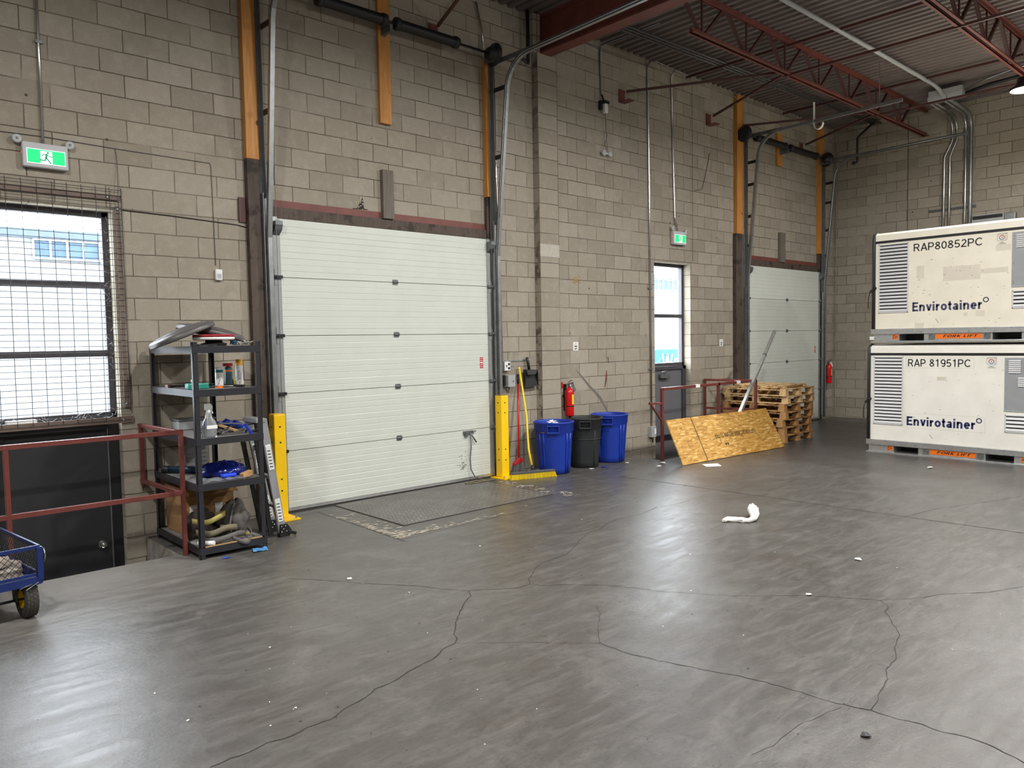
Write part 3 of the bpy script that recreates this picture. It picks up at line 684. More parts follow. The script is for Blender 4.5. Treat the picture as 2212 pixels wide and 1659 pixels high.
b.build('scuffs', M_['crack'], d1)
# red steel lintel and dark header over each door
for x0, x1, lab in ((3.5, 6.62, 'near'), (12.78, 15.9, 'far')):
    t = thing('lintel', 'red steel lintel and dark header above the %s dock door' % lab, 'lintel', ((x0+x1)/2, WY, 3.13), kind='structure')
    b = MB(); b.box(x0, x1, WY-.008, WY, 3.235, 3.315); b.build('steel_plate', M_['redsteel'], t)
    b = MB(); b.box(x0+.05, x1-.03, WY-.03, WY, 3.125, 3.238); b.build('header', M_['brownwood'], t)

# timbers that carry the tracks
def timber(x0, x1, z0, z1, mat, label, y=.075):
    b = MB(); b.box(x0, x1, WY-y, WY, z0, z1); return tag(b.build('timber_post', M_[mat], org=((x0+x1)/2, WY-y/2, z0), bev=.004), label, 'timber post', 'timber posts around the dock doors')
timber(3.35, 3.49, 3.69, 6.1, 'pine', 'yellow timber at upper left of the near door, above the dark timber')
timber(3.35, 3.51, .0, 3.69, 'brownwood', 'dark painted timber beside the left edge of the near door')
timber(4.975, 5.13, 4.33, 5.95, 'pine', 'short yellow timber behind the black spring above the near door', .05)
timber(4.975, 5.125, 3.24, 3.8, 'greywood', 'short grey weathered timber standing on the lintel of the near door', .06)
timber(6.56, 6.68, 3.66, 5.42, 'pine', 'yellow timber at upper right of the near door')
timber(6.56, 6.69, .0, 3.66, 'brownwood', 'dark painted timber beside the right edge of the near door', .05)
timber(12.53, 12.75, 3.67, 6.15, 'pine', 'yellow timber at upper left of the far door')
timber(12.50, 12.75, .0, 3.67, 'brownwood', 'dark painted timber beside the left edge of the far door')
timber(14.03, 14.22, 5.10, 5.72, 'pine', 'short yellow timber behind the spring above the far door', .05)
timber(14.13, 14.32, 3.24, 3.82, 'greywood', 'short dark timber standing on the lintel of the far door', .06)
timber(15.72, 15.92, 3.5, 6.15, 'pine', 'yellow timber at upper right of the far door')
timber(15.74, 15.92, .0, 3.5, 'brownwood', 'dark painted timber beside the right edge of the far door', .05)
b = MB(); b.box(3.275, 3.345, WY-.02, WY, 3.05, 3.30); tag(b.build('steel_plate', M_['darkred'], org=(3.31, WY, 3.05)), 'small rusty steel plate in the wall left of the near door timber', 'plate')

# high-lift tracks
def track(X, side, label, ytop=7.30, yb=7.53, zc=4.95, zend=5.37, yend=4.85, xa=None, hang=True, ladder=False):
    """side -1: left of its door, +1: right; C rail rising along the timber, curving into the room"""
    t = thing('door_track', label, 'door track', (X, yb, 0), 'overhead door tracks')
    path = [(X, yb, .06), (X, yb, 2.9), (X, ytop+.0, zc)]
    R = zend-zc; cy = ytop-R
    for i in range(1, 9):
        a = i/8*PI/2; path.append((X, cy+R*math.cos(a), zc+R*math.sin(a)))
    path.append((X, yend, zend+.03))
    b = MB()
    for d1_, w in ((.022, .008), (-.022, .008)):
        for p, q in zip(path, path[1:]):
            P, Q = Vector(p), Vector(q); n = (Q-P).normalized(); up = n.cross(Vector((1, 0, 0)))
            b.bar(P+up*d1_, Q+up*d1_, .045, .006, up)
    for p, q in zip(path, path[1:]):
        P, Q = Vector(p)+Vector((side*.022, 0, 0)), Vector(q)+Vector((side*.022, 0, 0)); n = (Q-P).normalized(); b.bar(P, Q, .005, .046, n.cross(Vector((1, 0, 0))))
    b.tube([(p[0]-side*.02, p[1]-.0, p[2]) for p in path], .012, 8); b.build('rail', M_['galv'], t)
    b = MB(); xm = xa if xa is not None else X-.0; b.box(xm-.004, xm+.004, WY-.14, WY-.076, 2.7 if ladder else 3.3, zend+.02); b.box(xm-.03, xm+.03, WY-.082, WY-.076, 2.7 if ladder else 3.3, zend+.02); b.build('wall_angle', M_['galvd'], t)
    b = MB(); b.box(xm-.03, xm+.03, WY-.085, WY-.078, .1, 3.35 if not ladder else 2.7); b.box(xm-.03, xm-.024, WY-.13, WY-.078, .1, 3.35 if not ladder else 2.7); b.build('lower_angle', M_['galv'], t)
    b = MB(); b.bar((xm, WY-.08, zend+.01), (X, cy-.05, zend+.01), .006, .06); b.build('top_bracket', M_['galvd'], t)
    for z in ([2.95, 3.45, 3.98, 4.55, 4.95] if ladder else [.9, 1.9, 2.75, 4.15, 5.0]):
        f = min(1, max(0, (z-2.9)/(zc-2.9))); y = yb+(ytop-yb)*f
        b = MB(); b.bar((xm, WY-.078, z), (X, y+.02, z+.01), .008 if ladder else .01, .055); b.build('bracket', M_['black'], t)
    if hang:
        b = MB(); b.bar((X, yend+.35, zend), (X, yend+.35, 6.14), .004, .035, (1, 0, 0)); b.build('hanger', M_['galvd'], t)
    return t
track(3.535, -1, 'galvanised track on the left side of the near dock door', xa=3.515)
track(6.66, 1, 'galvanised track on the right side of the near dock door, curving under the girder', xa=6.64, zc=4.92, zend=5.34)
track(12.80, -1, 'galvanised ladder-like track on the left side of the far dock door', ytop=7.33, xa=12.78, ladder=True, zend=5.42, zc=5.0)
track(15.86, 1, 'galvanised ladder-like track on the right side of the far dock door', ytop=7.33, xa=15.84, ladder=True, zend=5.42, zc=5.0)

# counterbalance shafts
def shaft(x0, x1, label, sp, full):
    z = 5.43; y = WY-.2; t = thing('counterbalance_shaft', label, 'door spring', ((x0+x1)/2, y, z), 'door springs')
    RX = Matrix(((0, 0, 1), (0, 1, 0), (-1, 0, 0)))
    b = MB(); b.tube([(x0-.1, y, z), (x1+.1, y, z)], .014, 8); b.build('shaft', M_['black'], t)
    for a, c in sp:
        b = MB(); n = int((c-a)/.018); pts = [(a+(c-a)*i/n, y, z+(.0)) for i in range(n+1)]
        b.tube(pts, [.058+.003*(i % 2) for i in range(n+1)], 16); b.build('spring', M_['black'], t)
        for xx in (a, c):
            b = MB(); b.lathe([(0, -.03), (.068, -.03), (.072, 0), (.068, .03), (0, .03)], 18, (xx, y, z), RX); b.build('winding_cone', M_['blackp'], t)
    xm = (sp[0][1]+sp[1][0])/2
    b = MB(); b.box(xm-.02, xm+.02, y-.02, WY-.05, z-.11, z-.03); b.box(xm-.03, xm+.03, WY-.06, WY-.05, z-.12, z+.1); b.build('center_bracket', M_['galvd'], t)
    for xx in (x0, x1):
        b = MB(); b.lathe([(0, -.06), (.06, -.06), (.075, -.04), (.085, .0), (.11, .035), (.145, .05), (.145, .06), (.04, .062), (0, .062)], 24, (xx, y, z), RX if xx == x1 else RX @ Matrix(((1, 0, 0), (0, -1, 0), (0, 0, -1)))); b.build('cable_drum', M_['blackp'], t)
        b = MB(); b.box(xx-.0, xx+.008, y-.05, WY-.07, z-.1, z+.08); b.build('bearing_plate', M_['galvd'], t)
    for xx in (x0, x1):
        s = -1 if xx == x0 else 1
        b = MB(); b.tube([(xx, y+.06, z-.1), (xx+s*.01, WY-.12, .2)], .003, 5); b.build('lift_cable', M_['galvd'], t)
shaft(3.62, 6.55, 'long black counterbalance spring above the near dock door', [(4.15, 4.95), (5.13, 5.98)], 0)
shaft(12.62, 15.72, 'black counterbalance spring above the far dock door', [(13.0, 14.02), (14.25, 15.3)], 1)

# ------------------------------------------------------------------ dock leveller plate and its worn surround
t = thing('dock_leveler', 'steel tread plate dock leveller set in the floor before the near door', 'dock leveller', (5.25, 6.9, 0))
b = MB(); b.box(4.22, 6.28, 6.24, WY-.07, -.003, .006); b.build('deck_plate', M_['plate'], t)
b = MB(); nx = 0; y = 6.28
while y < 7.5:
    x = 4.26+(.022 if nx % 2 else 0)
    while x < 6.25:
        s = 1 if (int((x-4.2)/.044)+nx) % 2 else -1
        ex, ey = Vector((.7, .7*s, 0)), Vector((-.7*s, .7, 0)); c = Vector((x, y, .006))
        b.faces([c-ex*.013, c-ey*.0045, c+ex*.013, c+ey*.0045, c+Vector((0, 0, .005))], [(0, 1, 4), (1, 2, 4), (2, 3, 4), (3, 0, 4)])
        x += .044
    y += .044; nx += 1
b.build('tread_lugs', M_['plate'], t)
b = MB(); b.box(4.205, 4.222, 6.22, WY-.07, -.002, .004); b.box(6.278, 6.295, 6.22, WY-.07, -.002, .004); b.box(4.2, 6.3, 6.222, 6.24, -.002, .003); b.build('gap', M_['crack'], t)
crust = pm('scraped_pale_concrete', (150, 143, 130), .8, var=.3, vs_=25)
b = MB()
for i in range(420):
    k = random.random()
    if k < .45: x = random.uniform(3.9, 4.18) if random.random() < .3 else 3.93+abs(random.gauss(0, .05)); y = random.uniform(5.9, 7.2) if random.random() < .3 else 5.85+abs(random.gauss(0, .45))
    elif k < .75: x = 3.9+abs(random.gauss(0, .6)); y = 5.88+abs(random.gauss(0, .06))
    else: x = 6.42+random.gauss(0, .06); y = random.uniform(5.95, 7.3)
    if x > 6.7: continue
    zz = random.uniform(.0008, .003); n = random.randint(5, 7); r = random.uniform(.006, .028); a0 = random.random()*6; st = random.uniform(1, 2.4)
    pts = [(x+r*st*random.uniform(.5, 1)*math.cos(a0+6.28*j/n), y+r*random.uniform(.5, 1)*math.sin(a0+6.28*j/n), zz) for j in range(n)]
    b.face(pts)
b.build('worn_patches', crust, floor)
b = MB(); b.ribbon([(3.88, 5.72, .0013), (3.9, 6.4, .0013), (3.92, 7.4, .0013)], .006); b.ribbon([(3.88, 5.8, .0013), (5.0, 5.84, .0013), (6.5, 5.86, .0013)], .004); b.build('joint', M_['crack'], floor)

# yellow bollards
def bollard(x, y, label, pl):
    t = thing('bollard', label, 'bollard', (x, y, 0), 'yellow door bollards'); w = .125
    b = MB(); b.box(x, x+w, y, y+w, .012, 1.085); b.build('post', M_['yellow'], t, bev=.008, seg=2)
    b = MB(); b.box(x+.004, x+w-.004, y+.004, y+w-.004, 1.085, 1.09); b.build('cap', pm('dark_yellow_cap', (150, 120, 40), .6, var=.3, vs_=20) if pl > 0 else M_['yellow'], t)
    b = MB(); b.box(x-.06, x+w+.08, y-.11, y+w+.05, 0, .012); b.build('base_plate', M_['yellow'], t)
    b = MB()
    for z in (.30, .42, .80, .96) if pl == 0 else (.24, .38, .86, .99):
        for face in (0, 1):
            if face == 0: b.lathe([(0, 0), (.0095, 0), (.0095, .0015), (0, .0015)], 12, (x+w*.5, y, z), AXN)
            else: b.lathe([(0, 0), (.0095, 0), (.0095, .0015), (0, .0015)], 12, (x, y+w*.5, z), Matrix(((0, 0, -1), (1, 0, 0), (0, 1, 0))))
    b.build('bolt_holes', M_['ink'], t)
    for dx, dy in ((w+.05, -.07), (-.035, -.07)):
        b = MB(); b.lathe([(.011, 0), (.011, .012), (.006, .012), (.006, .035), (0, .035)], 8, (x+dx, y+dy, .012)); b.build('anchor_bolt', M_['galv'], t)
bollard(3.44, 7.37, 'yellow steel bollard left of the near dock door, beside the ladder', 0)
bollard(6.585, 7.43, 'yellow steel bollard right of the near dock door, beside the brooms', 1)
# ------------------------------------------------------------------ railings round the sunken doors
def rail(name, p, q, par, w=.038, mat='railred', up=(0, 0, 1)):
    if name != 'rail': w -= .003
    b = MB(); b.bar(p, q, w, w, up); return b.build(name, M_[mat], par, bev=.003, seg=1)
t = thing('guard_railing', 'red brown steel railing around the sunken black door at left', 'railing', (1.4, 6.74, 0), 'railings'); y = 6.74; xr = 2.30
for z in (1.07, .545):
    rail('rail', (-.25, y, z), (xr+.019, y, z), t); rail('return_rail', (xr-.02, y, z), (xr-.06, WY-.01, z), t)
for x in (-.2, 1.03): rail('post', (x, y, 0), (x, y, 1.07), t, up=(0, 1, 0))
rail('post', (xr, y, 0), (xr, y, 1.07), t, up=(0, 1, 0)); rail('post', (xr-.06, WY-.045, .5), (xr-.06, WY-.045, 1.07), t, up=(0, 1, 0))
t = thing('guard_railing', 'red brown steel railing around the sunken grey door, behind the strand board', 'railing', (10.4, 6.77, 0), 'railings'); y = 6.77; xr = 11.75; xe = 11.40
for z in (1.05, .56):
    rail('rail', (9.14, y, z), (xr, y, z), t, .042) if z > 1 else rail('rail', (10.6, y, z), (xr, y, z), t, .042)
    rail('return_rail', (xr-.02, y, z), (xr-.22, WY-.03, z), t, .042)
for x in (9.14, 10.62, xr): rail('post', (x, y, 0), (x, y, 1.07), t, .045, up=(0, 1, 0))
rail('post', (xr-.22, WY-.04, .3), (xr-.22, WY-.04, 1.07), t, .04, up=(0, 1, 0))
rail('side_bracket', (9.14, y, .84), (8.84, y, .86), t); rail('side_brace', (9.16, y, .56), (8.88, y, .84), t, .03)
for x in (10.02, 11.18):
    b = MB(); b.box(x-.05, x+.06, y-.023, y+.023, 1.028, 1.074); b.build('tape', M_['paper'], t)

# ------------------------------------------------------------------ rack beside the near door
RX0, RX1, RY0, RY1 = 2.33, 2.915, 6.47, 7.56
t = thing('storage_rack', 'charcoal steel five tier storage rack beside the near red railing', 'shelf unit', (2.62, 7.0, 0)); rack = t
for x, s in ((RX0, 1), (RX1, -1)):
    for yy, sy in ((RY0, 1), (RY1, -1)):
        b = MB(); b.box(x, x+s*.042, yy, yy+sy*.004, 0, 1.835); b.box(x, x+s*.004, yy, yy+sy*.042, 0, 1.835)
        b.build('post', M_['rackblk'], t)
        b = MB(); z = .12
        while z < 1.78: b.box(x+s*.012, x+s*.02, yy-sy*.0008, yy, z, z+.022); b.box(x-s*.0008, x, yy+sy*.014, yy+sy*.022, z, z+.022); z += .05
        b.build('slots', M_['ink'], t) if sy < 0 else b.bm.free()
LV = [1.795, 1.43, 1.02, .635, .095]
for z in LV:
    b = MB()
    b.box(RX0+.0, RX1, RY0-.004, RY0+.012, z-.055, z+.004); b.build('beam', M_['rackblk'], t); b = MB(); b.box(RX0, RX1, RY1-.012, RY1+.004, z-.055, z+.004); b.build('beam', M_['rackblk'], t)
    b = MB(); b.box(RX0-.004, RX0+.012, RY0, RY1, z-.055, z+.004); b.build('end_beam', M_['rackblk'], t); b = MB(); b.box(RX1-.012, RX1+.004, RY0, RY1, z-.055, z+.004); b.build('end_beam', M_['rackblk'], t)
    b = MB(); b.box(RX0+.013, RX1-.013, RY0+.013, RY1-.013, z-.010, z); b.build('shelf_board', M_['rackboard'], t)
b = MB(); b.box(RX0+.02, RX1-.02, RY0+.0, RY0+.012, LV[4]+.004, LV[4]+.012); b.build('board_edge', M_['chip'], t)

def at_(o, **k): return o
# --- top tier
def lid(label, c, tilt, axis, r, group):
    t = thing('bin_lid', label, 'bin lid', c, group, local=True)
    b = MB(); b.lathe([(0, .055), (r*.35, .052), (r*.62, .042), (r*.66, .034), (r*.70, .034), (r*.93, .022), (r*.97, .012), (r, .004), (r, -.022), (r*.985, -.03), (r*.96, -.022), (r*.95, .0), (r*.9, .008), (r*.6, .028), (0, .04)], 44, sq=2.35, cap=False); b.build('shell', M_['lidgrey'], t)
    b = MB(); b.tube([(r*.72*math.cos(a), r*.72*math.sin(a), .030) for a in [i*PI/22 for i in range(44)]], .007, 6, True); b.build('ring', M_['lidgrey'], t)
    t.rotation_euler = Matrix.Rotation(tilt, 3, Vector(axis)).to_euler(); return t
lid('grey plastic bin lid tilted at the left on top of the rack', (2.365, 6.80, 1.905), math.radians(-22), (.25, 1, 0), .275, 'grey bin lids')
lid('grey plastic bin lid lying behind the tilted one on top of the rack', (2.70, 7.02, 1.925), math.radians(13), (.25, 1, 0), .29, 'grey bin lids')
t = thing('scrubber_pad', 'round pad holder with red bristles over a white disc on the top tier', 'floor scrubber pad', (2.585, 6.66, 1.8))
b = MB(); b.lathe([(0, 0), (.10, .0), (.11, .02), (.07, .03), (.07, .05), (0, .05)], 28, (2.585, 6.66, 1.8)); b.build('hub', M_['black'], t)
b = MB(); b.lathe([(0, .05), (.165, .05), (.172, .06), (.172, .072), (.165, .076), (0, .076)], 36, (2.585, 6.66, 1.8)); b.build('white_disc', M_['paper'], t)
b = MB(); b.lathe([(0, .076), (.17, .076), (.172, .094), (.165, .098), (0, .098)], 40, (2.585, 6.66, 1.8)); b.build('red_pad', pm('red_pad_fibre', (150, 42, 50), .95, var=.35, vs_=60, bump=.6, bs=150), t)
b = MB(); b.box(2.40, 2.55, 6.50, 6.56, 1.80, 1.815); b.build('clip_plate', M_['black'], t)
b = MB()
for k in range(34):
    a = k*.55; r = .022+.012*math.sin(k*1.7); b.tube([(2.735+r*math.cos(a), 6.60+r*math.sin(a)*.7, 1.825+.018*math.sin(k*2.1)), (2.735+r*math.cos(a+1.2), 6.60+r*math.sin(a+1.2)*.7, 1.825+.018*math.sin(k*1.3))], .004, 5)
tag(b.build('cord_ball', pm('dark_blue_cord', (44, 78, 108), .7), org=(2.735, 6.6, 1.8)), 'small tangled ball of dark blue cord on the top tier', 'cord')
b = MB()
for k in range(16):
    x = 2.79+random.uniform(-.03, .085); yq = 6.58+random.uniform(-.03, .05); z = 1.803+random.uniform(0, .03); a = random.uniform(0, 3); L = random.uniform(.02, .04)
    b.tube([(x, yq, z), (x+L*math.cos(a), yq+L*math.sin(a), z+random.uniform(0, .022))], random.uniform(.004, .010), 8)
tag(b.build('hardware_pile', M_['pipe'], org=(2.82, 6.6, 1.8)), 'small pile of shiny chrome fittings at the right end of the top tier', 'hardware', kind='stuff')
# --- fourth tier
z4 = 1.43
def can(x, y, z, r, h, label, body, cap, capm, kind):
    t = thing('spray_can', label, 'spray can', (x, y, z), 'spray cans on the rack')
    b = MB(); b.lathe([(0, 0), (r*.95, 0), (r, .006), (r, h*.78), (r*.97, h*.80), (r*.72, h*.87), (r*.4, h*.885), (0, h*.885)], 24, (x, y, z)); b.build('can_body', body, t)
    if kind == 'nozzle':
        b = MB(); b.lathe([(0, h*.885), (r*.22, h*.885), (r*.2, h), (0, h)], 12, (x, y, z)); b.build('nozzle', M_['paper'], t)
        b = MB(); b.lathe([(r*1.012, h*.66), (r*1.012, h*.78)], 24, (x, y, z), cap=False); b.build('blue_band', M_['tealcan'], t)
        b = MB(); b.lathe([(r*1.012, .0), (r*1.012, .022)], 24, (x, y, z), cap=False); b.build('orange_band', M_['orange'], t)
    elif kind == 'cap':
        b = MB(); b.lathe([(0, h*.79), (r*1.0, h*.79), (r*1.02, h*.8), (r*.98, h), (0, h)], 24, (x, y, z)); b.build('cap', capm, t)
    else:
        b = MB(); b.lathe([(0, h*.86), (r*.75, h*.86), (r*.7, h*.93), (0, h*.93)], 20, (x, y, z)); b.obox((x-.005, y-.0, z+h*.965), (.085, 0, 0), (0, .02, 0), (0, 0, .028)); b.build('cap', capm, t)
        b = MB(); b.lathe([(r*1.012, h*.66), (r*1.012, h*.74)], 24, (x, y, z), cap=False); b.build('orange_band', M_['orange'], t)
    b = MB()                                                    # printed block on the can front
    for k in range(9): a0 = -2.35+random.uniform(0, .3); a1 = a0+random.uniform(.25, .8); zz = z+h*(.12+.055*k); b.faces([(x+(r+.0012)*math.cos(a), y+(r+.0012)*math.sin(a), zq) for a, zq in ((a0, zz), (a1, zz), (a1, zz+h*.022), (a0, zz+h*.022))], [(0, 1, 2, 3)])
    b.build('print', M_['ink'] if kind != 'red' else M_['redp'], t); return t
whcan = pm('white_can', (214, 214, 212), .35, var=.04)
can(2.635, 6.70, z4, .034, .205, 'white and blue spray can with a bare nozzle on the fourth tier', whcan, None, None, 'nozzle')
can(2.775, 6.84, z4, .035, .205, 'teal spray can with a red cap behind the yellow capped can', M_['tealcan'], None, M_['redp'], 'red')
can(2.825, 6.72, z4, .032, .245, 'tall white spray can with a yellow cap on the fourth tier', whcan, None, pm('orange_yellow_cap', (246, 178, 40), .4), 'cap')
t = thing('yellow_reel', 'small yellow plastic reel behind the tall spray can', 'reel', (2.87, 6.82, z4)); b = MB(); RXm = Matrix(((0, 0, 1), (0, 1, 0), (-1, 0, 0)))
for dx in (-.06, -.02, .02): b.lathe([(0, 0), (.032, 0), (.032, .012), (0, .012)], 16, (2.87+dx, 6.84, z4+.034), RXm)
b.build('flange', M_['yellowp'], t); b = MB(); b.lathe([(0, -.06), (.016, -.06), (.016, .035), (0, .035)], 12, (2.87, 6.84, z4+.034), RXm); b.build('core', M_['galvd'], t)
t = thing('strap_puller', 'teal plastic strapping puller on the fourth tier behind the rack post', 'hand tool', (2.44, 6.66, z4))
b = MB(); b.box(2.335, 2.41, 6.60, 6.70, z4+.001, z4+.055); b.build('left_body', M_['teal'], t, bev=.012); b = MB(); b.box(2.40, 2.53, 6.66, 6.74, z4+.001, z4+.05); b.build('right_body', M_['teal'], t, bev=.008)
b = MB(); b.lathe([(0, 0), (.010, 0), (.010, .03), (0, .03)], 10, (2.385, 6.65, z4+.054)); b.lathe([(0, 0), (.008, 0), (.008, .006), (0, .006)], 10, (2.39, 6.60, z4+.03), AXN); b.build('knob', M_['pipe'], t)
t = thing('pipe_wrench', 'long dark wrench lying on the fourth tier behind the teal tool', 'wrench', (2.45, 7.0, z4)); b = MB()
b.bar((2.36, 7.15, z4+.012), (2.62, 6.85, z4+.02), .022, .014); b.build('handle', M_['black'], t); b = MB(); b.box(2.34, 2.385, 7.13, 7.20, z4+.001, z4+.028); b.bar((2.35, 7.2, z4+.02), (2.39, 7.24, z4+.02), .016, .016); b.build('jaw', M_['darkred'], t)
t = thing('caulk_gun', 'black caulking gun lying across the fourth tier', 'caulking gun', (2.65, 6.8, z4)); b = MB(); b.bar((2.50, 6.88, z4+.03), (2.76, 6.64, z4+.018), .03, .016); b.build('frame', M_['black'], t); b = MB(); b.tube([(2.55, 6.70, z4+.02), (2.83, 6.62, z4+.012)], .005, 6); b.build('rod', M_['galv'], t); b = MB(); b.bar((2.76, 6.64, z4+.014), (2.80, 6.57, z4+.014), .03, .022); b.build('trigger', M_['blackp'], t)
# --- third tier
z3 = 1.02
t = thing('spray_bottle', 'clear spray bottle of water with a white trigger on the third tier', 'spray bottle', (2.485, 6.585, z3), local=False); c = (2.485, 6.585, z3)
b = MB(); b.lathe([(0, 0), (.055, 0), (.058, .01), (.058, .11), (.05, .135), (.03, .165), (.022, .205), (.016, .215), (0, .215)], 24, c, sq=3.0); b.build('bottle', M_['clearpl'], t)
b = MB(); b.lathe([(0, .003), (.052, .004), (.054, .012), (.054, .075), (0, .075)], 24, c, sq=3.0); b.build('water', pm('water', (222, 228, 232), .08, trans=.9), t)
b = MB(); b.lathe([(0, .205), (.019, .205), (.019, .235), (0, .235)], 14, c); b.prism([(-.03, .235), (.03, .235), (.034, .262), (.02, .285), (-.028, .285)], (c[0], c[1]+.012, c[2]), (1, 0, 0), (0, 0, 1), .024); b.bar((c[0]+.025, c[1], c[2]+.245), (c[0]+.035, c[1], c[2]+.20), .010, .008); b.build('trigger_head', M_['paper'], t)
b = MB(); b.box(c[0]-.04, c[0]+.05, c[1]-.0595, c[1]-.0585, c[2]+.075, c[2]+.105); b.build('label_band', M_['paper'], t)
t = thing('hand_saw', 'worn wooden handled tool lying diagonally on the third tier', 'hand tool', (2.63, 6.66, z3)); b = MB(); b.bar((2.56, 6.75, z3+.11), (2.73, 6.56, z3+.03), .028, .018); b.build('handle', M_['chip'], t)
t = thing('blue_clamp', 'blue clamp bar lying at the front of the third tier', 'clamp', (2.75, 6.58, z3)); b = MB(); b.bar((2.58, 6.70, z3+.1), (2.80, 6.62, z3+.09), .014, .01); b.build('bar', M_['galvd'], t); b = MB(); b.bar((2.79, 6.56, z3+.09), (2.84, 6.49, z3-.03), .02, .02); b.build('handle', M_['blue'], t)
for k, (x, yq, zz, r) in enumerate(((2.66, 6.85, z3+.05, .035), (2.72, 6.80, z3+.07, .04), (2.79, 6.78, z3+.05, .045))):
    b = MB(); b.tube([(x-.05, yq, zz-.01), (x, yq-.01, zz+.02), (x+.05, yq-.03, zz)], [r*.7, r, r*.75], 10); b.tube([(x+.05, yq-.03, zz), (x+.07, yq-.05, zz-.03)], r*.5, 8)
    tag(b.build('ratchet_strap', M_['blue'], org=(x, yq, z3)), 'blue rolled strap on the third tier, %s of the three' % ('leftmost', 'middle', 'rightmost')[k], 'strap', 'blue straps on the third tier')
t = thing('hand_tools', 'black and chrome hand tools heaped on the third tier', 'tools', (2.6, 6.62, z3), kind='stuff'); b = MB()
for k in range(14):
    x = random.uniform(2.45, 2.86); yq = random.uniform(6.54, 6.8); a = random.uniform(-.5, .9); L = random.uniform(.06, .14); zz = z3+.012+.018*(k % 3)
    b.tube([(x, yq, zz), (x+L*math.cos(a), yq+L*math.sin(a), zz+random.uniform(-.0, .02))], random.uniform(.006, .013), 7)
b.build('heap', M_['blackp'], t); b = MB()
for k in range(7):
    x = random.uniform(2.52, 2.85); yq = random.uniform(6.53, 6.65); a = random.uniform(-.6, .9); L = random.uniform(.05, .10); b.bar((x, yq, z3+.03), (x+L*math.cos(a), yq+L*math.sin(a), z3+.05), .016, .006)
b.build('bright_tools', M_['pipe'], t)
t = thing('storage_box', 'grey plastic box at the back of the third tier', 'box', (2.6, 7.3, z3)); b = MB(); b.box(2.48, 2.82, 7.3, 7.52, z3+.001, z3+.085); b.build('body', M_['greybox'], t, bev=.01); b = MB(); b.box(2.47, 2.83, 7.29, 7.525, z3+.085, z3+.10); b.build('lid', M_['galvd'], t, bev=.004)
# --- second tier
z2 = .635
t = thing('bagged_parts', 'crumpled clear bag of dark blue plastic parts on the second tier', 'plastic bag', (2.65, 6.75, z2)); b = MB()
b.lathe([(0, 0), (.13, .0), (.175, .02), (.17, .06), (.13, .10), (.06, .125), (0, .13)], 26, (2.665, 6.80, z2+.002), Matrix(((1.15, .0, 0), (-.25, 1, 0), (0, 0, 1))))
for v in b.bm.verts: pass
bmesh.ops.subdivide_edges(b.bm, edges=b.bm.edges, cuts=2, use_grid_fill=True)
from mathutils import noise as mnoise
for v in b.bm.verts:
    if v.co.z > z2+.006:
        k = mnoise.noise(v.co*26)*.016+mnoise.noise(v.co*60)*.010; v.co += Vector((k*.6, -k*.5, k))
b.build('contents', M_['bluebag'], t)
b = MB(); g_ = [[(2.42+.05*i, 6.50+.055*j, z2+.004+random.uniform(.0, .022)*(0 < i < 8)) for i in range(9)] for j in range(5)]
b.faces([p for r in g_ for p in r], [(j*9+i, j*9+i+1, j*9+i+10, j*9+i+9) for j in range(4) for i in range(8)]); b.build('film', M_['clearbag'], t)
b = MB(); b.box(2.575, 2.70, 6.555, 6.61, z2+.022, z2+.05); b.build('blue_flap', pm('bright_blue_film', (30, 70, 220), .4, var=.2, vs_=40), t, bev=.008)
t = thing('wood_block', 'brown paper wrapped block at the right front of the second tier', 'wood block', (2.79, 6.56, z2)); b = MB(); b.obox((2.785, 6.555, z2+.028), (.10, .03, .02), (-.015, .05, 0), (-.008, 0, .045)); b.build('block', M_['chip'], t, bev=.004)
t = thing('blue_tube', 'dark teal cylindrical tool with black ends at the left of the second tier', 'tool', (2.42, 7.25, z2)); b = MB(); b.tube([(2.38, 7.32, z2+.035), (2.62, 6.98, z2+.035)], .032, 14); b.build('barrel', pm('dark_teal_barrel', (18, 44, 66), .3), t); b = MB(); b.tube([(2.345, 7.37, z2+.035), (2.385, 7.313, z2+.035)], .034, 14); b.build('end_cap', M_['blackp'], t); b = MB(); b.tube([(2.32, 7.40, z2+.035), (2.35, 7.36, z2+.035)], .008, 8); b.build('nozzle', M_['galv'], t)
t = thing('plastic_crate', 'translucent grey ribbed plastic panel standing at the back of the second tier', 'plastic panel', (2.68, 7.45, z2)); b = MB(); b.box(2.57, 2.78, 7.42, 7.44, z2+.001, z2+.30)
for k in range(7): b.box(2.58, 2.77, 7.412, 7.42, z2+.03+.038*k, z2+.04+.038*k)
b.build('panel', M_['greybox'], t)
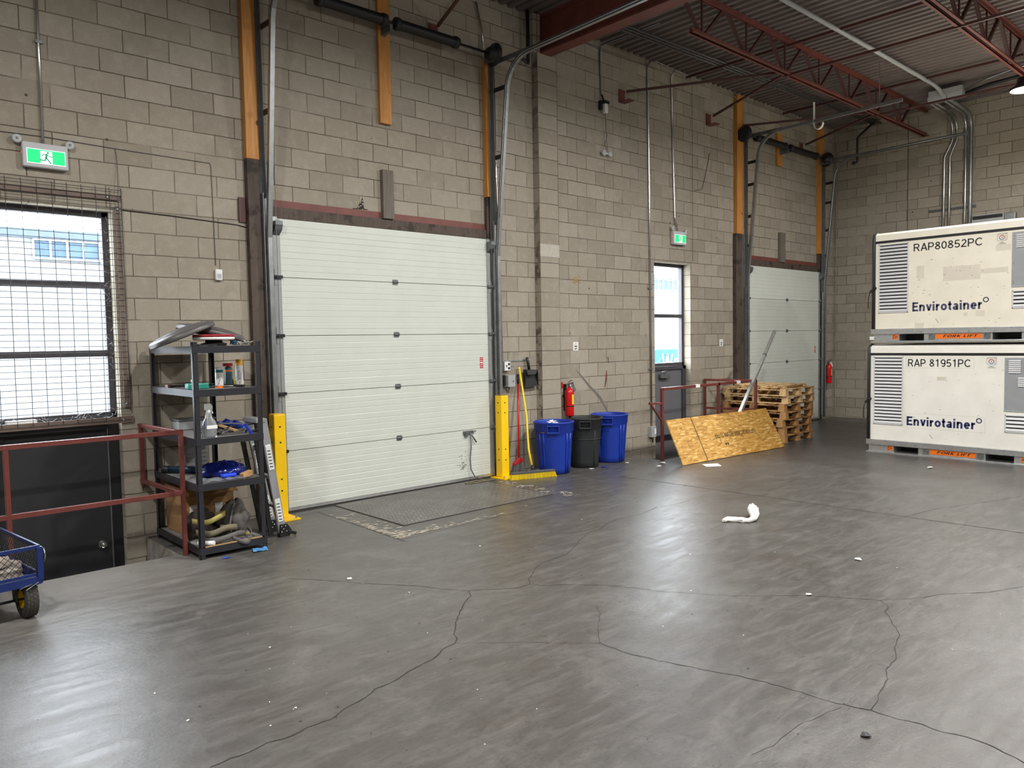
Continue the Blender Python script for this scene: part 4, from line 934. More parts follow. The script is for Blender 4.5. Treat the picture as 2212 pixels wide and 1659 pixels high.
# --- bottom tier
z1 = .095
t = thing('cardboard_box', 'large brown cardboard box standing at the back of the bottom tier', 'cardboard box', (2.62, 7.3, z1)); b = MB(); b.box(2.40, 2.87, 7.06, 7.5, z1+.001, z1+.42); b.build('body', M_['card'], t, bev=.004)
b = MB(); b.box(2.60, 2.66, 7.058, 7.06, z1+.05, z1+.42); b.build('tape', pm('brown_tape', (150, 116, 72), .3), t); b = MB(); b.box(2.46, 2.55, 7.057, 7.06, z1+.12, z1+.26); b.build('shipping_label', M_['paper'], t); b = MB(); b.box(2.69, 2.76, 7.057, 7.06, z1+.14, z1+.25); b.build('shipping_label', M_['paper'], t); b = MB(); b.face([(2.40, 7.06, z1+.42), (2.87, 7.06, z1+.42), (2.87, 6.96, z1+.36), (2.40, 6.98, z1+.35)]); b.build('flap', M_['card'], t, solid=.004)
def web_(name, pts, w, mat, label, z):
    b = MB(); P = [Vector(p) for p in pts]; Q = []
    for i in range(len(P)-1):
        p0, p1, p2, p3 = P[max(i-1, 0)], P[i], P[i+1], P[min(i+2, len(P)-1)]
        for k in range(5):
            u = k/5; Q.append(.5*((2*p1)+(-p0+p2)*u+(2*p0-5*p1+4*p2-p3)*u*u+(-p0+3*p1-3*p2+p3)*u**3))
    Q.append(P[-1]); V = []
    for i, p in enumerate(Q): V += [p, p+Vector((0, .006, w))]
    b.faces(V, [(2*i, 2*i+2, 2*i+3, 2*i+1) for i in range(len(Q)-1)], True)
    return tag(b.build(name, M_[mat], org=(pts[0][0], pts[0][1], z), solid=.006), label, 'webbing strap', 'webbing straps on the bottom tier')
web_('webbing_strap', [(2.36, 6.72, z1+.17), (2.44, 6.62, z1+.16), (2.55, 6.62, z1+.19), (2.64, 6.70, z1+.20), (2.58, 6.80, z1+.17)], .045, 'strapy', 'pale yellow webbing strap looped at upper left of the bottom tier', z1)
web_('webbing_strap', [(2.36, 6.64, z1+.08), (2.46, 6.55, z1+.07), (2.58, 6.54, z1+.10), (2.68, 6.56, z1+.09), (2.70, 6.64, z1+.06), (2.6, 6.72, z1+.07)], .05, 'strap', 'olive webbing strap curving across the middle of the bottom tier', z1)
web_('webbing_strap', [(2.40, 6.60, z1+.012), (2.48, 6.515, z1+.012), (2.62, 6.51, z1+.03), (2.70, 6.55, z1+.03), (2.76, 6.56, z1+.02)], .05, 'strapg', 'grey webbing strap coiled at the front of the bottom tier', z1)
web_('webbing_strap', [(2.80, 6.60, z1+.06), (2.79, 6.50, z1+.03), (2.74, 6.455, z1-.03), (2.67, 6.455, z1-.01), (2.62, 6.50, z1+.02)], .04, 'strapg', 'grey webbing end hanging over the front edge of the bottom tier', z1)
def blob(name, c, rx, ry, rz, mat, parent, amp=.03, seed=1, lean=0):
    b = MB(); prof = [(math.cos(a), math.sin(a)) for a in [-PI/2+PI*i/22 for i in range(23)]]
    b.lathe([(max(r, .001), z) for r, z in prof], 40); off = Vector((seed*3.1, seed*1.7, seed*.9))
    for v in b.bm.verts:
        p = v.co.copy(); n = mnoise.noise(p*1.5+off)*1.6+abs(mnoise.noise(p*3.2+off))*1.1+mnoise.noise(p*7+off)*.35
        k = 1+amp*n*3; sag = 1+.18*max(0, -p.z)
        v.co = Vector((c[0]+p.x*rx*k*sag+lean*p.z, c[1]+p.y*ry*k*sag, max(c[2]+p.z*rz*k, c[2]-rz*.9)))
    return b.build(name, M_[mat], parent)
t = thing('duffel_bag', 'slumped dark grey cloth bag at the right of the bottom tier', 'bag', (2.78, 6.78, z1)); blob('bag_body', (2.755, 6.80, z1+.14), .115, .16, .155, 'bag', t, .085, 4, .02)
b = MB(); b.tube([(2.665, 6.62, z1+.03), (2.655, 6.64, z1+.12), (2.69, 6.68, z1+.22), (2.74, 6.74, z1+.285), (2.80, 6.80, z1+.27)], .010, 6); b.build('carry_strap', M_['strapg'], t); b = MB(); b.box(2.78, 2.81, 6.60, 6.62, z1+.02, z1+.04); b.build('zip_tag', M_['strapy'], t)
t = thing('dark_pouch', 'dark brown cloth pouch behind the straps on the bottom tier', 'pouch', (2.5, 6.85, z1)); blob('pouch_body', (2.49, 6.87, z1+.11), .11, .10, .125, 'darkcloth', t, .12, 9)
t = thing('paper_roll', 'white rolled paper at the left front of the bottom tier', 'paper', (2.41, 6.53, z1)); b = MB(); b.tube([(2.36, 6.60, z1+.02), (2.46, 6.50, z1+.024)], .02, 12); b.build('roll', M_['paper'], t)
t = thing('tape_measure', 'small blue hand tool at the left of the bottom tier', 'hand tool', (2.43, 6.98, z1)); b = MB(); b.lathe([(0, 0), (.035, 0), (.04, .012), (.04, .03), (.03, .04), (0, .04)], 18, (2.41, 7.0, z1+.001)); b.build('case', M_['blue'], t); b = MB(); b.bar((2.43, 6.98, z1+.02), (2.52, 6.88, z1+.02), .016, .012); b.build('handle', M_['blackp'], t)
random.seed(21)
# --- litter under the rack
b = MB(); g_ = [[(2.74+.022*i+.01*j, 6.36+.03*j+random.uniform(-.006, .006), .003+random.uniform(0, .016)) for i in range(7)] for j in range(4)]
b.faces([p for r in g_ for p in r], [(j*7+i, j*7+i+1, j*7+i+8, j*7+i+7) for j in range(3) for i in range(6)]); tag(b.build('glove', pm('pale_blue_glove', (78, 142, 196), .5, var=.15, vs_=20), org=(2.8, 6.4, 0), solid=.003), 'crumpled pale blue disposable glove on the floor under the front of the rack', 'glove')
b = MB(); b.faces([(2.47, 6.37, .004), (2.53, 6.36, .010), (2.55, 6.40, .004), (2.50, 6.42, .006)], [(0, 1, 2, 3)]); tag(b.build('wrapper', pm('blue_wrapper', (70, 90, 190), .4), org=(2.5, 6.39, 0), solid=.002), 'small blue and white wrapper on the floor in front of the rack', 'litter')

# ------------------------------------------------------------------ folded step ladder between rack and bollard
t = thing('step_ladder', 'folded grey aluminium step ladder leaning between the rack and the bollard', 'ladder', (3.15, 6.83, 0))
lg = pm('ladder_grey', (150, 151, 153), .42, .25, var=.05)
for yq, top, bot in ((6.73, (3.03, 1.12), (3.185, .03)), (6.97, (2.995, 1.12), (3.205, .03))):
    b = MB(); b.bar((bot[0], yq, bot[1]), (top[0], yq, top[1]), .028, .075, (1, 0, 0)); b.build('rail', lg, t, bev=.004)
    b = MB(); d = Vector((top[0]-bot[0], 0, top[1]-bot[1])).normalized()
    for a, c in ((.12, .34), (.62, .86)):
        p = Vector((bot[0], yq-.0165, bot[1]))+d*a; q = Vector((bot[0], yq-.0165, bot[1]))+d*c; b = MB(); b.bar(p, q, .002, .05, (1, 0, 0)); b.build('sticker', M_['paper'], t)
    b = MB(); k = 0
    for a in (.14, .17, .2, .23, .26, .29, .65, .68, .71, .74, .77, .80): p = Vector((bot[0], yq-.018, bot[1]))+d*a; b.bar(p-Vector((.016, 0, 0)), p+Vector((.016, 0, 0)), .001, .008)
    b.build('sticker_print', M_['ink'], t)
    b = MB(); b.prism([(-.05, .0), (.05, .0), (.075, .05), (.03, .12), (-.04, .12)], (bot[0]+.01, yq+.03, 0), (1, 0, 0), (0, 0, 1), .06); b.bar((bot[0]+.04, yq-.02, .045), (bot[0]+.12, yq-.04, .018), .03, .03); b.build('foot', M_['black'], t, bev=.003)
    b = MB()
    for dx, dz in ((-.02, .10), (.02, .10), (.03, .05), (-.02, .05), (.0, .075)): b.lathe([(.006, 0), (.006, .004), (0, .004)], 8, (bot[0]+dx, yq-.03, dz), AXN)
    b.build('rivets', M_['pipe'], t)
    b = MB(); b.bar((bot[0]-.10, yq+.03, .02), (top[0]-.06, yq+.03, 1.0), .02, .04, (1, 0, 0)); b.build('rear_leg', M_['black'], t)
for z in (.28, .56, .84):
    f = z/1.1; b = MB(); b.box(3.19-.17*f-.03, 3.19-.17*f+.03, 6.745, 6.955, z, z+.022); b.build('tread', lg, t)
b = MB(); b.box(2.955, 3.05, 6.71, 6.99, 1.09, 1.13); b.build('top_cap', lg, t, bev=.005)

# ------------------------------------------------------------------ garden cart at the left edge
cr = thing('garden_cart', 'blue mesh sided garden cart with chunky tyres at the left edge', 'cart', (0, 0, 0), local=True)
# local frame: x to the right end panel, +y along its length, origin at right front corner on the floor
L_, W_, zb, zt = 1.0, .56, .26, .485
def fr(b, p, q, w=.03, h=.03): b.bar(p, q, w, h)
b = MB(); fr(b, (-W_, 0, zb), (0, 0, zb), .03, .05); fr(b, (0, 0, zb), (0, L_, zb), .03, .05); fr(b, (-W_, L_, zb), (0, L_, zb), .03, .05); fr(b, (-W_, 0, zb), (-W_, L_, zb), .03, .05); b.box(-W_, 0, 0, L_, zb-.012, zb-.004); b.build('bed', M_['cartblue'], cr)
for x in (0, -W_):
    for yq in (0, L_): b = MB(); b.box(x-.018, x+.018, yq-.018, yq+.018, zb, zt); b.build('corner_post', M_['cartblue'], cr, bev=.003)
def mesh_panel(p0, ex, n, lab):
    ex = Vector(ex); Ln = ex.length; u = ex.normalized(); p0 = Vector(p0); H = zt-.03-zb-.03
    b = MB(); b.bar(p0+Vector((0, 0, zt)), p0+ex+Vector((0, 0, zt)), .014, .022); b.bar(p0+Vector((0, 0, zb+.04)), p0+ex+Vector((0, 0, zb+.04)), .012, .02); r = b.build(lab, M_['cartblue'], cr)
    b = MB(); s = -H
    while s < Ln:
        for sg in (1, -1):
            a, c = (s, s+H) if sg > 0 else (s+H, s); t0, t1 = 0, 1
            x0_, x1_ = a, c; z0_, z1_ = 0.0, H
            def cl(xa, za, xb, zb_):
                if xa < 0: za += (zb_-za)*(0-xa)/(xb-xa); xa = 0
                if xa > Ln: za += (zb_-za)*(Ln-xa)/(xb-xa); xa = Ln
                return xa, za
            if max(x0_, x1_) <= 0 or min(x0_, x1_) >= Ln: continue
            A = cl(x0_, z0_, x1_, z1_); B_ = cl(x1_, z1_, x0_, z0_)
            b.bar(p0+u*A[0]+Vector((0, 0, zb+.045+A[1])), p0+u*B_[0]+Vector((0, 0, zb+.045+B_[1])), .0025, .003)
        s += .042
    b.build('mesh', M_['black'], r)
mesh_panel((-W_, 0, 0), (W_, 0, 0), 0, 'end_panel'); mesh_panel((0, 0, 0), (0, L_, 0), 0, 'side_panel'); mesh_panel((-W_, L_, 0), (W_, 0, 0), 0, 'end_panel'); mesh_panel((-W_, 0, 0), (0, L_, 0), 0, 'side_panel')
b = MB(); b.tube([(.022, .03, zt-.01), (.03, .0, zt-.02), (.03, -.02, zt-.07), (.026, .0, zt-.11)], .004, 6); b.tube([(-.13, -.022, zb-.03), (-.06, -.024, zb-.012), (-.1, -.03, zb-.045), (-.02, -.024, zb-.008), (-.03, -.024, zb-.05)], .004, 6); b.build('latch_clip', M_['pipe'], cr)
def wheel(cx, cy, par):
    RXx = Matrix(((0, 0, 1), (1, 0, 0), (0, 1, 0))); R = .13
    w_ = MB(); w_.lathe([(.062, -.035), (.085, -.042), (.112, -.04), (.125, -.028), (R-.004, 0), (.125, .028), (.112, .04), (.085, .042), (.062, .035)], 34, (cx, cy, R), RXx, cap=False); o = w_.build('tyre', M_['tire'], par)
    w_ = MB()
    for k in range(26):
        for j, xo in enumerate((-.026, -.008, .010, .028)):
            a = 2*PI*(k+.5*(j % 2))/26; r0 = R-.004-abs(xo-.001)*.16; c_ = Vector((cx+xo, cy+r0*math.cos(a), R+r0*math.sin(a))); n_ = Vector((0, math.cos(a), math.sin(a))); tt = Vector((0, -math.sin(a), math.cos(a)))
            w_.obox(c_, Vector((.0145, 0, 0)), tt*.023, n_*.009)
    w_.build('tread', M_['tire'], o)
    w_ = MB(); w_.lathe([(0, -.02), (.02, -.02), (.03, -.012), (.055, -.012), (.064, -.034), (.066, -.034), (.066, .034), (.064, .034), (.055, .012), (0, .012)], 24, (cx, cy, R), RXx); w_.build('rim', M_['yellow'], par)
for x in (-.055, -W_+.055):
    for yq in (.10, L_-.12): wheel(x, yq, cr)
for yq in (.10, L_-.12):
    b = MB(); b.tube([(-W_+.05, yq, .13), (-.05, yq, .13)], .009, 8); b.build('axle', M_['black'], cr)
    for x in (-.13, -W_+.13): b = MB(); b.prism([(-.025, .12), (.025, .12), (.05, zb), (-.05, zb)], (x, yq-.0, 0), (0, 1, 0), (0, 0, 1), .012); b.build('axle_bracket', M_['black'], cr)
CR_LOC = Vector((1.055, 5.87, 0)); CR_ROT = math.radians(7)
cr.location = CR_LOC; cr.rotation_euler = (0, 0, CR_ROT)
MC = Matrix.Translation(CR_LOC) @ Matrix.Rotation(CR_ROT, 4, 'Z')
for k, (p, e, h, lab) in enumerate((((-.22, .16, zb+.005), (.26, .17), .07, 'grey paving stone lying flat in the blue cart'), ((-.13, .32, zb+.008), (.2, .12), .075, 'grey stone nearest the mesh side of the blue cart'), ((-.25, .22, zb+.085), (.24, .16), .06, 'grey stone on top of the others in the blue cart'), ((-.35, .42, zb+.008), (.2, .2), .19, 'tall brown stone block at the far left of the blue cart'))):
    b = MB(); b.obox((0, 0, h/2), (e[0], .02*k, 0), (-.02, e[1], 0), (0, .01, h)); bmesh.ops.subdivide_edges(b.bm, edges=b.bm.edges, cuts=2, use_grid_fill=True)
    for v in b.bm.verts: v.co += Vector((random.uniform(-.01, .01), random.uniform(-.01, .01), random.uniform(-.006, .006) if v.co.z > .02 else 0))
    o = tag(b.build('paving_stone', M_['stone'], org=(0, 0, 0), bev=.006), lab, 'stone', 'stones in the cart'); o.location = MC @ Vector(p); o.rotation_euler = (0, 0, CR_ROT+.2*k)
# ------------------------------------------------------------------ bins
def brute(local_col, label, squareness, rb, rt, H, handles, rot, loc, group='round bins by the wall', ribs=True, tint=None):
    t = thing('trash_bin', label, 'bin', (0, 0, 0), group, local=True); m = M_[local_col]
    b = MB(); wall = [(rb*.9, 0), (rb, .012)]
    for i in range(1, 9): f = i/8; wall.append((rb+(rt-rb)*f, .012+(H*.80-.012)*f))
    wall += [(rt+.012, H*.82), (rt+.016, H*.965), (rt+.024, H*.975), (rt+.026, H*.99), (rt+.018, H), (rt+.004, H), (rt-.002, H*.97), (rt-.012, H*.82), (rb-.012, .03), (.001, .022)]
    b.lathe([(0.001, 0)]+wall, 48, sq=squareness, cap=False); b.build('shell', m, t)
    if ribs:
        b = MB()
        for k in range(4):
            a = PI/4*1.15+k*PI/2
            for da in (-.09, .09):
                pts = [((rb+(rt-rb)*f+.004)*math.cos(a+da*(1.0+.5*f)), (rb+(rt-rb)*f+.004)*math.sin(a+da*(1.0+.5*f)), .02+H*.76*f) for f in (0, .25, .5, .75, 1)]
                b.tube(pts, .013, 6)
        b.build('ribs', m, t)
    for k in range(2):
        a = handles+k*PI; u = Vector((math.cos(a), math.sin(a), 0)); v = Vector((-math.sin(a), math.cos(a), 0)); c = u*(rt+.02)
        b = MB(); z0, z1 = H*.80, H*.955
        for s in (-1, 1): b.obox(c+v*s*.075+Vector((0, 0, (z0+z1)/2)), u*.055, v*.014, Vector((0, 0, z1-z0)))
        b.obox(c+u*.02+Vector((0, 0, z0+.008)), u*.02, v*.16, Vector((0, 0, .018))); b.obox(c+u*.005+Vector((0, 0, z1-.01)), u*.05, v*.16, Vector((0, 0, .014))); b.build('handle', m, t, bev=.003)
    t.location = loc; t.rotation_euler = (0, 0, rot); return t
b1 = brute('blue', 'blue round bin nearest the brooms, with paper in it', 2.0, .215, .255, .70, 0, math.radians(-137), (7.39, 7.272, 0))
b2 = brute('blackbin', 'black bin standing between the two blue bins', 2.6, .19, .235, .70, 0, math.radians(-136), (8.04, 7.30, 0), ribs=False)
b3 = brute('blue', 'blue round bin farthest from the brooms, below the grey wall streak', 2.0, .215, .255, .70, 0, math.radians(-146), (8.635, 7.345, 0))
b = MB(); b.lathe([(.229, .40), (.231, .405), (.228, .41)], 48, sq=2.6, cap=False)
for a in (0.6, 2.2, 3.8, 5.3): b.tube([((.195+.035*f)*math.cos(a)*1.06, (.195+.035*f)*math.sin(a)*1.06, .03+.5*f) for f in (0, .5, 1)], .006, 6)
ORG[b2] = Vector((0, 0, 0)); b.build('moulded_band', M_['blackbin'], b2)
ORG[b1] = Vector((0, 0, 0)); b = MB(); b.faces([(.262*math.cos(q), .262*math.sin(q), z) for q, z in ((-.75, .565), (-.48, .56), (-.48, .60), (-.7, .605))], [(0, 1, 2, 3)]); b.build('tan_label', M_['card'], b1, solid=.003)
# contents of the first bin
random.seed(5); b = MB()
for k in range(9):
    c = Vector((7.39+random.uniform(-.14, .14), 7.272+random.uniform(-.14, .14), .62+random.uniform(0, .05))); b.faces([c+Vector((random.uniform(-.07, .07), random.uniform(-.07, .07), random.uniform(-.02, .05))) for _ in range(4)], [(0, 1, 2), (0, 2, 3), (0, 3, 1)])
tag(b.build('waste_paper', M_['paper'], org=(7.39, 7.272, .6)), 'crumpled white waste paper inside the blue bin nearest the brooms', 'paper', kind='stuff')

# ------------------------------------------------------------------ brooms
t = thing('push_broom', 'push broom with a bent yellow handle and yellow bristles', 'broom', (6.92, 7.2, 0))
pL, pR = Vector((6.60, 7.27, 0)), Vector((7.17, 7.06, 0)); d = (pR-pL); u = d.normalized(); v = Vector((-u.y, u.x, 0))
b = MB(); b.obox((pL+pR)/2+Vector((0, 0, .082)), d, v*.075, Vector((0, 0, .028))); b.obox((pL+pR)/2+Vector((0, 0, .098)), d*.3, v*.06, Vector((0, 0, .02))); b.build('block', pm('grey_broom_block', (78, 78, 80), .55), t, bev=.006)
b = MB(); N = 64
for i in range(N+1):
    for j in range(6):
        p = pL+u*(d.length*(i+.5*(j % 2)*.8)/N*.985+.003)+v*(-.032+.0128*j); q = p+v*(-.032+.0128*j)*.35+u*((i/N-.5)*.05); b.bar(p+Vector((0, 0, .07)), q+Vector((random.uniform(-.003, .003), random.uniform(-.003, .003), .001)), .0045, .0045)
b.build('bristles', M_['yellowp'], t)
b = MB(); b.tube([(6.893, 7.17, .095), (6.901, 7.20, .16)], [.028, .018], 12); b.build('socket', M_['blackp'], t); b = MB(); b.tube([(6.885, 7.17, .1), (6.84, 7.16, .105)], .012, 8); b.tube([(6.90, 7.17, .1), (6.96, 7.14, .105)], .012, 8); b.build('brace', M_['blackp'], t)
b = MB(); b.tube([(6.900, 7.20, .15), (6.93, 7.29, .364), (6.975, 7.354, .57), (7.022, 7.416, .778), (7.045, 7.488, 1.022), (7.09, 7.615, 1.412)], .014, 10); b.build('handle', M_['yellowp'], t)
b = MB(); b.tube([(7.089, 7.612, 1.40), (7.093, 7.622, 1.432)], .016, 10); b.build('end_cap', M_['yellow'], t)
t = thing('angle_broom', 'red handled angle broom with grey bristles beside the yellow broom', 'broom', (6.88, 7.44, 0))
b = MB(); b.tube([(6.888, 7.44, .19), (6.985, 7.535, .774), (7.075, 7.63, 1.30)], .0125, 10); b.build('handle', M_['red'], t); b = MB(); b.tube([(7.06, 7.614, 1.21), (7.077, 7.632, 1.34)], .0145, 10); b.build('grip', M_['blackp'], t)
b = MB(); b.prism([(-.10, .145), (.07, .19), (.05, .225), (.012, .24), (-.012, .24), (-.10, .175)], (6.885, 7.455, 0), (1, 0, 0), (0, 0, 1), .045); b.build('head', M_['redp'], t, bev=.005)
b = MB()
for i in range(30):
    x = -.095+.16*i/29
    for j in range(4): zt_ = .145+(x+.10)*.26; b.bar((6.885+x, 7.42+.011*j, zt_), (6.885+x*1.45+random.uniform(-.004, .004), 7.408+.02*j, .002), .005, .005)
b.build('bristles', M_['strapg'], t)
# rail of hooks, dustpan
t = thing('hook_rail', 'short white metal hook rail with wire hooks above the brooms', 'hook rail', (7.08, WY, 1.53)); b = MB(); b.box(6.86, 7.33, WY-.012, WY, 1.518, 1.538); b.build('strip', M_['alu'], t)
b = MB()
for x in (6.94, 7.02, 7.05, 7.10): b.tube([(x, WY-.014, 1.66-.02*(x > 7)), (x, WY-.02, 1.53), (x+.003, WY-.03, 1.42), (x+.008, WY-.055, 1.40), (x+.01, WY-.06, 1.43)], .0022, 5)
b.build('wire_hook', M_['galv'], t); b = MB()
for k in range(8): b.lathe([(.004, 0), (.004, .002), (0, .002)], 8, (6.88+.06*k, WY-.012, 1.528), AXN)
b.build('screw_holes', M_['ink'], t)
t = thing('dustpan', 'black dustpan hanging from the hook rail beside the pilaster', 'dustpan', (7.27, WY-.06, 1.35))
b = MB(); b.tube([(7.235, WY-.045, 1.565), (7.245, WY-.05, 1.5), (7.265, WY-.055, 1.40)], [.022, .018, .022], 12); b.build('handle', M_['blackp'], t)
b = MB(); o = Vector((7.27, WY-.035, 1.30)); 
P2 = [(-.11, .10), (.11, .09), (.155, -.13), (-.11, -.15)]
A = [o+Vector((x, -.012 if z > 0 else -.035, z)) for x, z in P2]; B_ = [o+Vector((x*.96, -.075 if z > 0 else -.04, z*.97)) for x, z in P2]
b.faces(A+B_, [(0, 1, 2, 3), (0, 4, 5, 1), (1, 5, 6, 2), (3, 7, 4, 0)]); b.build('pan', M_['blackp'], t, solid=.005, recalc=False)
b = MB(); b.faces([o+Vector(p) for p in ((-.10, -.07, .095), (.10, -.07, .085), (.06, -.082, .03), (-.095, -.082, .03))], [(0, 1, 2, 3)]); b.build('hood', M_['blackp'], t, solid=.004)

# ------------------------------------------------------------------ extinguishers
def extinguisher(loc, label, s=1.0):
    t = thing('fire_extinguisher', label, 'fire extinguisher', (0, 0, 0), 'fire extinguishers', local=True)
    b = MB(); b.lathe([(0, 0), (.055, 0), (.063, .008), (.065, .02), (.065, .335), (.06, .365), (.042, .39), (.024, .402), (.02, .42), (0, .42)], 28); b.build('cylinder', M_['red'], t)
    b = MB(); b.lathe([(0, .418), (.022, .418), (.022, .445), (.015, .46), (0, .46)], 14); b.box(-.02, .02, -.03, .02, .445, .47); b.build('valve', M_['galv'], t)
    b = MB(); b.bar((0, .02, .465), (.01, -.085, .49), .02, .008); b.bar((0, .02, .485), (.0, -.075, .525), .02, .008); b.build('lever', M_['galv'], t)
    b = MB(); b.lathe([(0, 0), (.013, 0), (.013, .01), (0, .01)], 12, (.0, -.022, .44), AXN); b.build('gauge', M_['paper'], t)
    b = MB(); b.tube([(.02, 0, .45), (.06, -.015, .47), (.09, -.01, .43), (.088, 0, .34), (.075, .01, .2), (.072, .0, .12)] if s > 0 else [(-.02, 0, .45), (-.06, -.01, .45), (-.083, 0, .38), (-.078, .01, .2), (-.075, 0, .1)], .009, 8); b.build('hose', M_['blackp'], t)
    n = 9
    for nm, z0, z1, m, r in (('yellow_label', .17, .31, 'yellow', .0658), ('strap', .135, .15, 'black', .0668)):
        b = MB(); a0, a1 = (-1.75, -.75) if nm != 'strap' else (-3.0, -.1)
        V = [(r*math.cos(a0+(a1-a0)*i/n), r*math.sin(a0+(a1-a0)*i/n), z) for z in (z0, z1) for i in range(n+1)]; b.faces(V, [(i, i+1, n+2+i, n+1+i) for i in range(n)]); b.build(nm, M_[m], t)
    b = MB(); a0, a1 = -1.2, -.75; r = .0664
    V = [(r*math.cos(a0+(a1-a0)*i/n), r*math.sin(a0+(a1-a0)*i/n), z) for z in (.175, .305) for i in range(n+1)]; b.faces(V, [(i, i+1, n+2+i, n+1+i) for i in range(n)]); b.build('white_label', M_['paper'], t)
    b = MB(); b.box(-.02, .02, .066, .1, .08, .46); b.bar((-.0, .08, .3), (0, .06, .3), .1, .02); b.build('wall_bracket', M_['black'], t)
    if s > 0: b = MB(); b.box(-.09, -.055, .07, .1, .40, .49); b.build('red_hook', M_['red'], t)
    b = MB(); b.bar((.02, -.04, .45), (.075, -.05, .36), .002, .05, (1, 0, 0)); b.build('tag', M_['strapg'] if s > 0 else M_['paper'], t)
    t.location = loc; return t
extinguisher((8.01, WY-.1, .70), 'red fire extinguisher on the wall above the bins')
extinguisher((16.12, WY-.1, .76), 'red fire extinguisher on the wall right of the far dock door', -1)

# ------------------------------------------------------------------ exit signs
def exit_sign(x0, x1, z0, z1, y, label, heads):
    t = thing('exit_sign', label, 'exit sign', ((x0+x1)/2, y, z0), 'exit signs'); w, h = x1-x0, z1-z0
    b = MB(); b.box(x0, x1, y, WY-.005, z0, z1); b.build('housing', M_['signgrey'], t, bev=.012, seg=3)
    fx0, fx1, fz0, fz1 = x0+w*.09, x1-w*.07, z0+h*.16, z1-h*.26; fw, fh = fx1-fx0, fz1-fz0
    b = MB(); b.box(fx0, fx1, y-.003, y, fz0, fz1); b.build('white_border', M_['signwhite'], t)
    b = MB(); m = .005; b.box(fx0+m, fx1-m, y-.005, y-.003, fz0+m, fz1-m); b.build('green_face', M_['signgreen'], t)
    dx0, dx1 = fx0+fw*.345, fx0+fw*.655; b = MB(); b.box(dx0, dx1, y-.0065, y-.005, fz0+m, fz1-fh*.11); b.build('doorway', M_['signwhite'], t)
    # running figure
    def C(px, pz): return Vector((dx0+(dx1-dx0)*px, y-.0075, fz0+m+(fz1-fz0-2*m)*pz))
    b = MB(); hh = fh
    def limb(pts, r0):
        for p, q in zip(pts, pts[1:]): P, Q = C(*p), C(*q); b.bar(P, Q, .0015, r0*2, (Q-P).cross(Vector((0, 1, 0))))
        for p in pts: b.lathe([(0, -.0008), (r0, -.0008), (r0, .0008), (0, .0008)], 14, C(*p), AXN)
    b.lathe([(0, -.0008), (hh*.065, -.0008), (hh*.065, .0008), (0, .0008)], 20, C(.63, .82), AXN)
    limb([(.52, .68), (.46, .42)], hh*.058); limb([(.56, .70), (.28, .69), (.14, .56)], hh*.024); limb([(.60, .67), (.78, .54), (1.0, .54)], hh*.024)
    limb([(.47, .42), (.36, .22), (-.03, .24)], hh*.036); limb([(.50, .42), (.84, .06)], hh*.036); b.build('running_figure', M_['signman'], t)
    b = MB(); b.box(x0-.002, x0, y+.03, y+.04, z0+h*.55, z0+h*.6); b.build('led', M_['led'], t)
    for hx, hz in heads:
        b = MB(); b.lathe([(.012, -.03), (.03, -.02), (.036, .0), (.036, .012), (.03, .018), (.0, .02)], 18, (hx, y+.03, hz), AXN); b.build('lamp_head', M_['frost'], t)
        b = MB(); b.lathe([(0, 0), (.012, 0), (.008, .012), (0, .014)], 12, (hx, y+.012, hz), AXN); b.build('bulb', M_['pipe'], t)
    return t
exit_sign(1.40, 1.745, 3.345, 3.555, WY-.065, 'lit green exit sign above the left window', [(1.37, 3.572), (1.765, 3.572)])
exit_sign(10.60, 10.96, 3.34, 3.56, WY-.07, 'lit green exit sign above the tall far window', [(10.62, 3.60), (10.99, 3.57)])
def wallpipe(name, pts, r, mat, label, cat='conduit', group=None, straps=()):
    t = thing(name, label, cat, pts[0], group); b = MB(); b.tube(pts, r, 10); b.build('tube', M_[mat], t)
    for p in straps: b = MB(); b.box(p[0]-r*2.4, p[0]+r*2.4, p[1]-r-.002, p[1]+r, p[2]-.012, p[2]+.012); b.build('strap', M_['galv'], t)
    return t
yw = WY-.016
wallpipe('conduit', [(1.575, yw, 6.2), (1.57, yw, 4.4), (1.565, yw, 3.55)], .011, 'pipe', 'thin shiny conduit dropping to the left exit sign', group='conduits', straps=[(1.575, yw, 4.42)])
wallpipe('conduit', [(10.60, yw-.1, 6.15), (10.63, yw, 6.05), (10.655, yw, 5.2), (10.70, yw, 3.8), (10.74, yw-.03, 3.56)], .013, 'pipe', 'thin shiny conduit dropping to the far exit sign', group='conduits')
wallpipe('conduit', [(10.02, yw-.05, 6.18), (10.0, yw, 6.08), (10.02, yw, 4.0), (10.035, yw, .36)], .016, 'pipe', 'long thin conduit left of the tall window, ending in a switch box', group='conduits', straps=[(10.02, yw, 2.6), (10.03, yw, 1.3)])
t = thing('switch_box', 'grey switch box at the foot of the conduit left of the grey door', 'switch', (10.03, WY, .2)); b = MB(); b.box(9.97, 10.09, WY-.07, WY, .19, .37); b.build('box', M_['greybox'], t, bev=.006); b = MB(); b.box(10.045, 10.085, WY-.072, WY-.07, .24, .33); b.build('label_plate', M_['paper'], t); b = MB(); b.tube([(10.03, WY-.04, .19), (10.03, WY-.04, .10)], .012, 8); b.build('stub', M_['black'], t)
wallpipe('conduit', [(6.74, WY-.03, 5.44), (6.76, WY-.02, 3.9), (6.79, WY-.016, 3.0), (6.81, WY-.016, 1.52)], .0115, 'pipe', 'thin shiny conduit running down to the outlet beside the near door', group='conduits')
wallpipe('conduit', [(6.46, WY-.03, 6.1), (6.56, WY-.03, 5.75), (6.57, WY-.03, 5.5)], .012, 'pipe', 'short conduit kinking down to the right drum of the near door', group='conduits')
